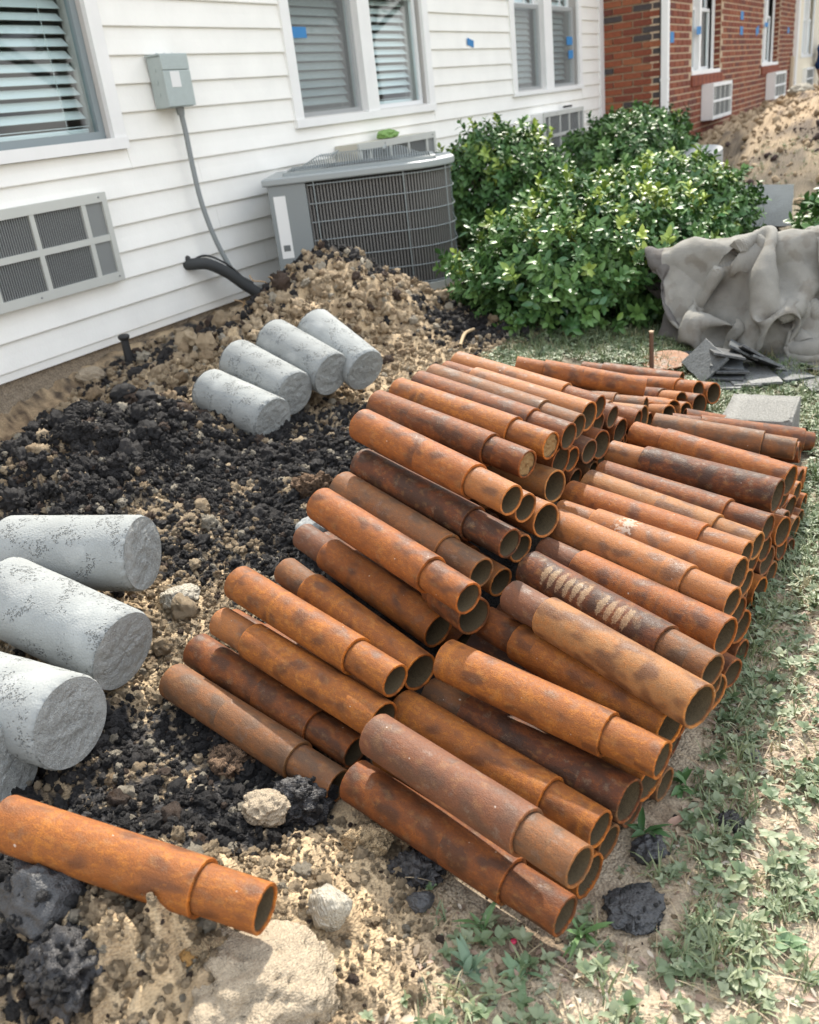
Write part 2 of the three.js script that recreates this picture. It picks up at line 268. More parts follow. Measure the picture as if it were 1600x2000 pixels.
// brick wing: the return facing the camera and the long wall beyond it
const ZB = 0.611, XR = 9.9187;
const brickMats = [[0.26, 0.070, 0.034], [0.215, 0.058, 0.032], [0.31, 0.092, 0.042], [0.165, 0.050, 0.034], [0.34, 0.115, 0.052]].map((c) => new THREE.MeshStandardMaterial({ color: new THREE.Color().setRGB(...c), roughness: 0.9, map: soilMap, bumpMap: grit, bumpScale: 0.003 }));
brickMats.push(new THREE.MeshStandardMaterial({ color: new THREE.Color().setRGB(0.075, 0.062, 0.062), roughness: 0.9, map: soilMap }));
const brickOpen = [[11.18, 12.66, 0.915, 2.25], [15.55, 17.0, 0.915, 2.25]];
{
  part('mortar_bed', [...wallBlocks(XR, 18.62, -0.4, 2.6, ZB - 0.12, ZB - 0.004, brickOpen), span(XR + 0.0215, XR + 0.11, -0.4, 2.6, -0.1, ZB - 0.12)], M.mortar, house);
  const R = rng(21), P = 0.0667, bh = 0.0520, bl = 0.187;
  const geoR = [0, 1, 2].map((i) => metricUV(rbox(0.03, bh, bl, 0.004)).translate(0, 0, 0)), geoL = [0, 1].map(() => metricUV(rbox(bl, bh, 0.03, 0.004)));
  const half = metricUV(rbox(0.03, bh, 0.092, 0.004)), halfL = metricUV(rbox(0.092, bh, 0.03, 0.004));
  const far = brickMats.map(() => []); let singles = 0;
  const pick = () => { const r = R(); return r < 0.3 ? 0 : r < 0.52 ? 1 : r < 0.72 ? 2 : r < 0.84 ? 3 : r < 0.93 ? 4 : 5; };
  for (let c = -3; c < 41; c++) {
    const y = 0.0335 + c * P, odd = c & 1; if (y > 2.58) break;
    // return face: running bond across 0.61 m, dark headers at the outer corner
    const zs = odd ? [[0.062, 0], [0.213, 1], [0.417, 1], [0.565, 0]] : [[0.1065, 1], [0.3105, 1], [0.5125, 1]];
    for (const [z, full] of zs) {
      const gg = full ? geoR[0] : half, m = brickMats[!full && z > 0.5 && R() < 0.7 ? 5 : pick()], xx = XR + 0.0115 + R() * 0.0025;
      if (y > 0.35 && y < 1.9) { const b = part('brick', gg, m, house); b.position.set(xx, y, z); singles++; } else far[brickMats.indexOf(m)].push(gg.clone().translate(xx, y, z));
    }
    // long wall
    for (let k = 0; k < 44; k++) {
      const x = XR + 0.10 + 0.204 * k + (odd ? 0.102 : 0); if (x > 18.5) break;
      let g = geoL[0], xx = x, skip = false;
      for (const [a, b, yc, yd] of brickOpen) if (y > yc - 0.02 && y < yd && x > a - 0.10 && x < b + 0.10) { if (x < a - 0.04 || x > b + 0.04) { g = halfL; xx = x < a ? a - 0.05 : b + 0.05; } else skip = true; }
      for (const [a, b, yc] of brickOpen) if (y < yc && y > yc - 0.135 && x > a - 0.06 && x < b + 0.06) skip = true; // rowlock sill
      if (skip) continue;
      const mi = pick() % 5, zz = ZB - 0.0135 + R() * 0.002;
      if (singles < 296 && x < 12.4 && y > 0.2 && y < 1.75) { const b = part('brick', g, brickMats[mi], house); b.position.set(xx, y, zz); singles++; } else far[mi].push(g.clone().translate(xx, y, zz));
    }
    if (odd) {} 
  }
  for (const [a, b, yc] of brickOpen) { const n = Math.round((b - a + 0.1) / 0.0667); for (let i = 0; i < n; i++) far[i % 3].push(metricUV(rbox(0.0567, 0.115, 0.05, 0.004)).translate(a - 0.05 + (i + 0.5) * 0.0667, yc - 0.068, ZB - 0.002)); }
  for (const [a, b, yc, yd] of brickOpen) for (let y = yc + 0.03; y < yd; y += P) for (const x of [a, b]) far[(Math.round(y * 100)) % 4].push(metricUV(rbox(0.012, bh, 0.1, 0.003)).translate(x + (x === a ? -0.004 : 0.004), y, ZB - 0.062));
  far.forEach((l, i) => { if (l.length) tag(part('brickwork', l, brickMats[i], house), null, null, null, 'stuff'); });
  part('corner_board', span(XR - 0.002, XR + 0.012, -0.3, 2.6, ZB - 0.026, ZB + 0.002), M.black, house);
}
for (const [a, b, c, d] of brickOpen) {
  const w = windowUnit(a + 0.02, b - 0.02, 0.925, 2.25, ZB - 0.105, 0.05, [[a + 0.07, (a + b) / 2 - 0.05, 'c'], [(a + b) / 2 + 0.05, b - 0.07, 'c']], { sill: 0.03 });
  part('sill', metricUV(box(b - a - 0.02, 0.045, 0.10, (a + b) / 2 - 0.005, 0.925, ZB - 0.045)), M.trim, w);
}
{ // far end: white clad bay with its own window
  part('bay_wall', [span(18.74, 23.8, -0.3, 0.72, 0.2, ZB + 0.03), span(18.74, 23.8, 1.0 - 0.05, 1.01, 0.5, ZB + 0.03), span(18.74, 19.35, 0.72, 2.6, 0.2, ZB + 0.03), span(20.9, 23.8, 0.72, 2.6, 0.2, ZB + 0.03), span(19.35, 20.9, 0.72, 0.96, 0.2, ZB + 0.03), span(19.35, 20.9, 2.25, 2.6, 0.2, ZB + 0.03)], std([0.78, 0.70, 0.54], 0.7), house);
  windowUnit(19.37, 20.88, 0.96, 2.25, ZB + 0.005, 0.08, [[19.45, 20.05, 'c'], [20.15, 20.8, 'c']], { sill: 0.05 });
  part('corner_post', span(18.60, 18.739, -0.2, 2.58, 0.3, ZB + 0.06), M.trim, house);
  part('corner_post', span(22.9, 23.1, -0.2, 2.58, ZB + 0.031, ZB + 0.055), M.trim, house);
}
{ // downspout at the brick corner
  const t = thing('downspout', 'white downspout running down the outer corner of the red brick wall', 'downspout', [XR - 0.01, 0, ZB + 0.034]);
  part('pipe', rbox(0.062, 2.55, 0.075, 0.012, 0, 1.50, 0, 3), M.trim, t);
  for (const y of [0.9, 2.1]) part('strap', box(0.066, 0.025, 0.079, 0, y, 0), M.trim, t);
  const s = part('elbow', tubeOn([[0, 0.24, 0], [0, 0.17, 0.02], [0.02, 0.11, 0.12]], 0.036, 16, 8), M.trim, t);
  const t2 = thing('downspout', 'thin pale vertical pipe on the far end of the brick wall beside the white corner', 'downspout', [18.3, 0, ZB + 0.04]);
  part('pipe', rbox(0.07, 1.1, 0.06, 0.01, 0, 0.45, 0), std([0.6, 0.5, 0.35], 0.6), t2);
}
{ // insides of the wall-mounted air conditioners
}
function wallUnit(label, x0, x1, y0, y1, z, depth, group, side, detail = true) {
  const w = x1 - x0, h = y1 - y0, t = thing('wall_air_conditioner', label, 'air conditioner', [x0, y0, z], 0, group);
  part('sleeve', [span(0, w, 0, 0.012, 0, depth), span(0, w, h - 0.012, h, 0, depth), span(0, 0.012, 0.012, h - 0.012, 0, depth), span(w - 0.012, w, 0.012, h - 0.012, 0, depth), span(0.012, w - 0.012, 0.012, h - 0.012, 0, 0.003)], side, t);
  const f = 0.038, zf = depth + 0.002, bars = [0.135, 0.41, 0.66, 0.932].map((b) => b * w / 1.067), mid = h / 2;
  const fr = [span(0, w, 0, f, zf, zf + 0.014), span(0, w, h - f, h, zf, zf + 0.014), span(0, f * 0.75, f, h - f, zf, zf + 0.014), span(w - f * 0.75, w, f, h - f, zf, zf + 0.014), span(f * 0.75, w - f * 0.75, mid - 0.013, mid + 0.013, zf, zf + 0.012)];
  part('grille_frame', fr, detail && z < 0.3 ? M.alum : M.trim, t);
  for (const b of bars) { part('grille_bar', span(b - 0.012, b + 0.012, f, mid - 0.013, zf, zf + 0.0115), M.alum, t); part('grille_bar', span(b - 0.012, b + 0.012, mid + 0.013, h - f, zf, zf + 0.0115), M.alum, t); }
  part('coil_backing', span(0.013, w - 0.013, 0.013, h - 0.013, 0.01, depth - 0.012 > 0.011 ? depth - 0.012 : 0.0115), M.finBack, t);
  const fins = []; for (let x = 0.03; x < w - 0.03; x += detail ? 0.0115 : 0.02) fins.push(box(detail ? 0.0052 : 0.008, h - 0.05, 0.006, x, mid, zf - 0.001));
  tag(part('coil_fins', fins, M.fin, t), null, null, null, 'stuff');
  for (const [a, b] of [[0, 1], [bars[3], w - f]]) if (a) part('side_panel', [span(bars[3] + 0.012, w - f * 0.75, f, mid - 0.013, zf - 0.002, zf + 0.004), span(bars[3] + 0.012, w - f * 0.75, mid + 0.013, h - f, zf - 0.002, zf + 0.004)], M.fin, t);
  for (const [sx, sy] of [[0.3, h - 0.018], [w - 0.045, h - 0.018], [0.6, 0.018], [w - 0.03, 0.02]]) part('screw', new THREE.CylinderGeometry(0.004, 0.004, 0.004, 8).rotateX(Math.PI / 2).translate(sx, sy, zf + 0.0155), M.fin, t);
  return t;
}
wallUnit('grey louvred wall air conditioner under the left window, nearest the camera', 1.85, 2.916, 0.366, 0.742, 0.016, 0.012, 'wall air conditioners under the windows', M.alum);
wallUnit('grey wall air conditioner sleeve half hidden behind the big outdoor condenser', 4.79, 5.765, 0.36, 0.765, 0.016, 0.155, 'wall air conditioners under the windows', M.beige);
wallUnit('wall air conditioner showing above the dark bushes next to the brick corner', 7.903, 8.93, 0.36, 0.757, 0.016, 0.1, 'wall air conditioners under the windows', M.trim);
wallUnit('off-white wall air conditioner below the nearer brick wall window', 11.655, 12.72, 0.405, 0.795, ZB + 0.004, 0.12, 'wall air conditioners under the windows', M.trim, false);
wallUnit('off-white wall air conditioner below the farther brick wall window', 15.98, 17.05, 0.42, 0.80, ZB + 0.004, 0.12, 'wall air conditioners under the windows', M.trim, false);
wallUnit('small pale wall air conditioner on the far white end of the building', 19.7, 20.7, 0.4, 0.78, ZB + 0.031, 0.06, 'wall air conditioners under the windows', M.trim, false);

// strips of blue tape
const tapes = [
  ['wide blue tape strip on the left glass pane above the condenser', 4.62, 1.375, -0.012, 0.155, 0.055, 0.0], ['short blue tape strip stuck on the white siding between two windows', 6.772, 1.315, 0.0165, 0.11, 0.048, -0.2],
  ['upper of two blue tape strips on the far white window', 9.0, 1.33, -0.015, 0.16, 0.07, 0], ['lower of two blue tape strips on the far white window', 9.02, 1.215, -0.015, 0.13, 0.07, 0.05],
  ['blue tape square on the brick right beside the white downspout', 10.29, 1.282, ZB + 0.003, 0.16, 0.10, 0], ['upper blue tape piece on the nearer brick wall window', 11.97, 1.475, ZB - 0.118, 0.16, 0.10, 0.3], ['lower blue tape piece across the middle bar of the nearer brick wall window', 11.80, 1.365, ZB - 0.076, 0.22, 0.08, 0.05],
  ['topmost of three blue tape squares on the brick between the two windows', 13.89, 1.545, ZB + 0.003, 0.2, 0.1, 0], ['lower left of three blue tape squares on the brick between the two windows', 13.89, 1.367, ZB + 0.003, 0.2, 0.1, 0], ['right one of three blue tape squares on the brick between the two windows', 15.05, 1.375, ZB + 0.003, 0.22, 0.1, 0.2], ['blue tape strip on the middle bar of the farther brick wall window', 16.25, 1.475, ZB - 0.076, 0.3, 0.06, 0], ['blue tape bit at the far end of the brick wall', 17.9, 1.40, ZB + 0.003, 0.2, 0.09, 0]];
for (const [label, x, y, z, w, h, a] of tapes) {
  const g = new THREE.BoxGeometry(w, h, 0.0008, 6, 2, 1), p = g.attributes.position; for (let i = 0; i < p.count; i++) p.setZ(i, p.getZ(i) + 0.0012 * (1 + Math.sin(p.getX(i) * 60 + y * 9)));
  g.computeVertexNormals(); const m = part('tape_strip', g, M.tape); m.position.set(x, y, z); m.rotation.z = a; tag(m, label, 'tape', 'blue tape strips on the building');
}
// ---------------------------------------------------------------- things on and by the wall
{ // electrical disconnect box
  const t = thing('disconnect_box', 'small grey electrical disconnect box on the white siding beside the left window', 'electrical box', [3.445, 1.155, 0.016]);
  part('housing', rbox(0.17, 0.215, 0.085, 0.006, 0, 0, 0.043), M.galv, t);
  part('cover', rbox(0.178, 0.15, 0.008, 0.003, 0, -0.030, 0.090), M.galv, t);
  part('top_flange', [rbox(0.178, 0.062, 0.01, 0.003, 0, 0.078, 0.089), rbox(0.182, 0.008, 0.095, 0.003, 0, 0.110, 0.046)], M.galv, t);
  part('label', box(0.062, 0.066, 0.001, -0.018, 0.008, 0.0947), M.paper, t);
  const lever = part('lever', [new THREE.CylinderGeometry(0.02, 0.02, 0.014, 14).rotateZ(Math.PI / 2).translate(0.096, -0.02, 0.05), rbox(0.008, 0.085, 0.02, 0.003, 0.102, 0.04, 0.055)], M.greyPaint, t);
  for (const x of [-0.05, 0.0, 0.05]) part('knockout', new THREE.SphereGeometry(0.008, 10, 6).translate(x, 0.114, 0.04), M.galv, t);
  for (const y of [0.05, 0, -0.05]) part('knockout', new THREE.CylinderGeometry(0.009, 0.009, 0.003, 12).rotateZ(Math.PI / 2).translate(-0.086, y, 0.04), M.galv, t);
}
{ // flexible conduit from the box down to the ground
  const t = thing('flexible_conduit', 'grey flexible conduit curving down the siding from the electrical box', 'conduit', [0, 0, 0]);
  const curve = new THREE.CatmullRomCurve3([[3.472, 1.045, 0.06], [3.476, 0.95, 0.062], [3.475, 0.80, 0.065], [3.478, 0.63, 0.072], [3.50, 0.46, 0.09], [3.535, 0.32, 0.115], [3.565, 0.235, 0.135]].map((p) => V(...p)));
  const g = new THREE.TubeGeometry(curve, 300, 0.0125, 12, false); const p = g.attributes.position;
  for (let i = 0; i < p.count; i++) { const ring = Math.floor(i / 13), c = curve.getPointAt(Math.min(1, ring / 300)), k = 1 + 0.06 * Math.sin(ring * 1.6); p.setXYZ(i, c.x + (p.getX(i) - c.x) * k, c.y + (p.getY(i) - c.y) * k, c.z + (p.getZ(i) - c.z) * k); }
  g.computeVertexNormals(); part('tube', g, M.greyPaint, t);
  part('fitting', new THREE.CylinderGeometry(0.02, 0.018, 0.035, 12).translate(3.472, 1.032, 0.06), M.greyPaint, t);
  const q = thing('refrigerant_line', 'thick black insulated pipe leaving the siding and dipping into the soil heap', 'pipe', [0, 0, 0]);
  part('insulation', tubeOn([[3.36, 0.345, -0.01], [3.37, 0.345, 0.035], [3.42, 0.335, 0.085], [3.50, 0.275, 0.135], [3.57, 0.195, 0.18], [3.66, 0.11, 0.24]], 0.028, 50, 14), std([0.035, 0.037, 0.037], 0.75), q);
  part('filter_can', [new THREE.CylinderGeometry(0.027, 0.027, 0.075, 20).rotateZ(0.95).rotateY(-0.75).translate(3.585, 0.205, 0.16)], M.black, q);
  part('wire', tubeOn([[3.362, 0.355, 0.02], [3.43, 0.375, 0.07], [3.52, 0.31, 0.13], [3.58, 0.235, 0.16]], 0.005, 30, 6), M.black, q);
  part('wire', tubeOn([[3.60, 0.185, 0.165], [3.66, 0.14, 0.19], [3.73, 0.07, 0.22]], 0.004, 20, 6), M.black, q);
  part('sealant', new THREE.SphereGeometry(0.016, 10, 8).translate(3.365, 0.372, 0.014), M.black, q);
}
{ // outdoor condenser
  const W = 0.93, Dp = 0.58, H = 0.60, rc = 0.24;
  const t = thing('condenser', 'large grey outdoor air conditioning condenser standing in front of the siding behind the soil heap', 'air conditioner', [3.70, 0.05, 0.31], -Math.PI / 3.0);
  // local: x along its front (to the right), z towards the camera side, the front is at z = 0, the body behind it
  const outline = (inset, r) => { const s = new THREE.Shape(), x0 = inset, x1 = W - inset, z0 = inset, z1 = Dp - inset; s.moveTo(x0, z0); s.lineTo(x1 - r, z0); s.absarc(x1 - r, z0 + r, r, -Math.PI / 2, 0, false); s.lineTo(x1, z1); s.lineTo(x0, z1); s.lineTo(x0, z0); return s; };
  const slab = (inset, r, y0, y1, bev = 0) => new THREE.ExtrudeGeometry(outline(inset, r), { depth: y1 - y0 - 2 * bev, bevelEnabled: bev > 0, bevelSize: bev, bevelThickness: bev, bevelSegments: 2, curveSegments: 20 }).rotateX(-Math.PI / 2).translate(0, y0 + bev, 0);
  part('base_pan', slab(0.004, rc - 0.004, 0, 0.045, 0.004), M.alum, t);
  part('lid', slab(-0.012, rc + 0.012, H, H + 0.035, 0.007), std([0.30, 0.325, 0.325], 0.42, { metalness: 0.15 }), t);
  part('coil', slab(0.035, rc - 0.03, 0.045, H), M.finBack, t);
  // path round the louvred part: front from x = 0.20, round the corner, along the right side
  const path = []; for (let x = 0.20; x < W - rc; x += 0.0165) path.push([x, 0, 0, 1]);
  for (let a = 0; a < Math.PI / 2; a += 0.0165 / rc) path.push([W - rc + rc * Math.sin(a), rc - rc * Math.cos(a), Math.sin(a), Math.cos(a)]);
  for (let z = rc; z < Dp - 0.02; z += 0.0165) path.push([W, z, 1, 0]);
  const fins = path.map(([x, z, nx, nz]) => box(0.0082, H - 0.06, 0.012).rotateY(Math.atan2(nx, nz)).translate(x - nx * 0.018, 0.05 + (H - 0.06) / 2, -(z + nz * 0.018)));
  tag(part('fins', fins, std([0.15, 0.145, 0.135], 0.5), t), null, null, null, 'stuff');
  const wire = (pts, r) => new THREE.TubeGeometry(new THREE.CatmullRomCurve3(pts), pts.length * 3, r, 6, false), wm = std([0.28, 0.31, 0.31], 0.4, { metalness: 0.2 });
  for (let k = 0; k < 7; k++) { const y = 0.055 + k * (H - 0.07) / 6; part('guard_wire', wire(path.filter((_, i) => i % 3 === 0 || i === path.length - 1).map(([x, z, nx, nz]) => V(x + nx * 0.003, y, -(z - nz * 0.003))), 0.0026), wm, t); }
  for (const i of [2, Math.round((W - rc - 0.2) / 0.0165) - 1, Math.round((W - rc - 0.2) / 0.0165) + 14, path.length - 3]) { const [x, z, nx, nz] = path[i]; part('guard_wire', new THREE.CylinderGeometry(0.003, 0.003, H - 0.05, 6).translate(x + nx * 0.006, 0.05 + (H - 0.05) / 2, -(z - nz * 0.006)), wm, t); }
  const panel = part('service_panel', [rbox(0.19, H - 0.09, 0.02, 0.004, 0.098, 0.09 + (H - 0.09) / 2, -0.004), box(0.012, H - 0.05, Dp - 0.03, 0.008, 0.05 + (H - 0.05) / 2, -Dp / 2 - 0.005)], M.greyPaint, t);
  part('rating_label', box(0.06, 0.30, 0.0012, 0.056, 0.40, 0.0068), M.paper, panel);
  part('label_window', rbox(0.034, 0.03, 0.0012, 0.0005, 0.056, 0.30, 0.0082), std([0.12, 0.13, 0.13], 0.5), panel);
  for (const x of [0.06, 0.13]) part('line_pipe', tubeOn([[x, 0.10, -0.05], [x - 0.01, 0.03, -0.04], [x - 0.02, -0.08, -0.02]], 0.017, 14, 10), M.greyPaint, t);
  part('base_bracket', rbox(0.20, 0.10, 0.03, 0.006, 0.16, 0.045, -0.07), std([0.40, 0.36, 0.27], 0.7), t);
  // raised grille on the lid
  const rails = []; const y0 = H + 0.035, gx0 = 0.10, gx1 = 0.83, gz0 = 0.07, gz1 = 0.52;
  const dome = (x, z) => y0 + 0.07 * Math.min(1, 4.5 * Math.min((x - gx0) / (gx1 - gx0), (gx1 - x) / (gx1 - gx0)), 4.5 * Math.min((z - gz0) / (gz1 - gz0), (gz1 - z) / (gz1 - gz0)));
  for (let x = gx0; x <= gx1; x += 0.0125) { const pts = [0, 0.2, 0.5, 0.8, 1].map((f) => { const z = lerp(gz0, gz1, f); return V(x, dome(clamp(x, gx0 + 0.05, gx1 - 0.05), clamp(z, gz0, gz1)), -z); }); rails.push(wire(pts, 0.0022)); }
  part('fan_guard', rails, wm, t);
  part('guard_frame', [span(gx0 - 0.012, gx1 + 0.012, y0, y0 + 0.016, -gz0, -gz0 + 0.02), span(gx0 - 0.012, gx1 + 0.012, y0, y0 + 0.016, -gz1 - 0.02, -gz1), span(gx0 - 0.02, gx0 - 0.0, y0, y0 + 0.016, -gz1, -gz0), span(gx1, gx1 + 0.02, y0, y0 + 0.016, -gz1, -gz0)], wm, t);
  for (const x of [0.34, 0.60]) part('guard_strut', [box(0.012, 0.008, gz1 - gz0, x, y0 + 0.074, -(gz0 + gz1) / 2)], wm, t);
  part('fan_opening', new THREE.CylinderGeometry(0.21, 0.21, 0.004, 40).translate((gx0 + gx1) / 2, y0 + 0.003, -(gz0 + gz1) / 2), M.finBack, t);
  const pad = part('concrete_pad', new RoundedBoxGeometry(1.15, 0.10, 0.75, 2, 0.012), M.concrete); pad.position.set(4.28, 0.002, 0.56); pad.rotation.y = -Math.PI / 3; tag(pad, 'grey concrete pad under the outdoor condenser', 'slab');
}
{ // green rag on the sleeve, sprinkler head, small things by the foundation
  const g = new THREE.IcosahedronGeometry(0.06, 4), p = g.attributes.position; for (let i = 0; i < p.count; i++) { const v = V(p.getX(i), p.getY(i), p.getZ(i)), k = 1 + 0.35 * fbm3(v.x * 25, v.y * 25, v.z * 25, 3); p.setXYZ(i, v.x * k * 1.5, Math.max(-0.018, v.y * k * 0.55), v.z * k); } g.computeVertexNormals();
  const m = part('green_rag', g, std([0.20, 0.33, 0.10], 0.9)); m.position.set(5.28, 0.785, 0.10); tag(m, 'crumpled light green rag lying on top of the wall air conditioner sleeve', 'rag');
  const t = thing('sprinkler_head', 'black pop-up sprinkler head standing in the soil by the foundation', 'sprinkler', [2.73, 0.03, 0.15]);
  part('riser', new THREE.CylinderGeometry(0.017, 0.019, 0.11, 18).translate(0, 0.055, 0), M.black, t);
  part('cap', new THREE.LatheGeometry([[0, 0.132], [0.018, 0.131], [0.025, 0.126], [0.026, 0.118], [0.022, 0.110], [0.017, 0.105]].map((q) => new THREE.Vector2(...q)).reverse(), 20), M.black, t);
  const b = part('wiper_blade', rbox(0.16, 0.02, 0.04, 0.008), M.black); b.position.set(8.66, 0.775, 0.07); tag(b, 'small black object lying on top of the wall air conditioner by the brick corner', 'scrap');
}
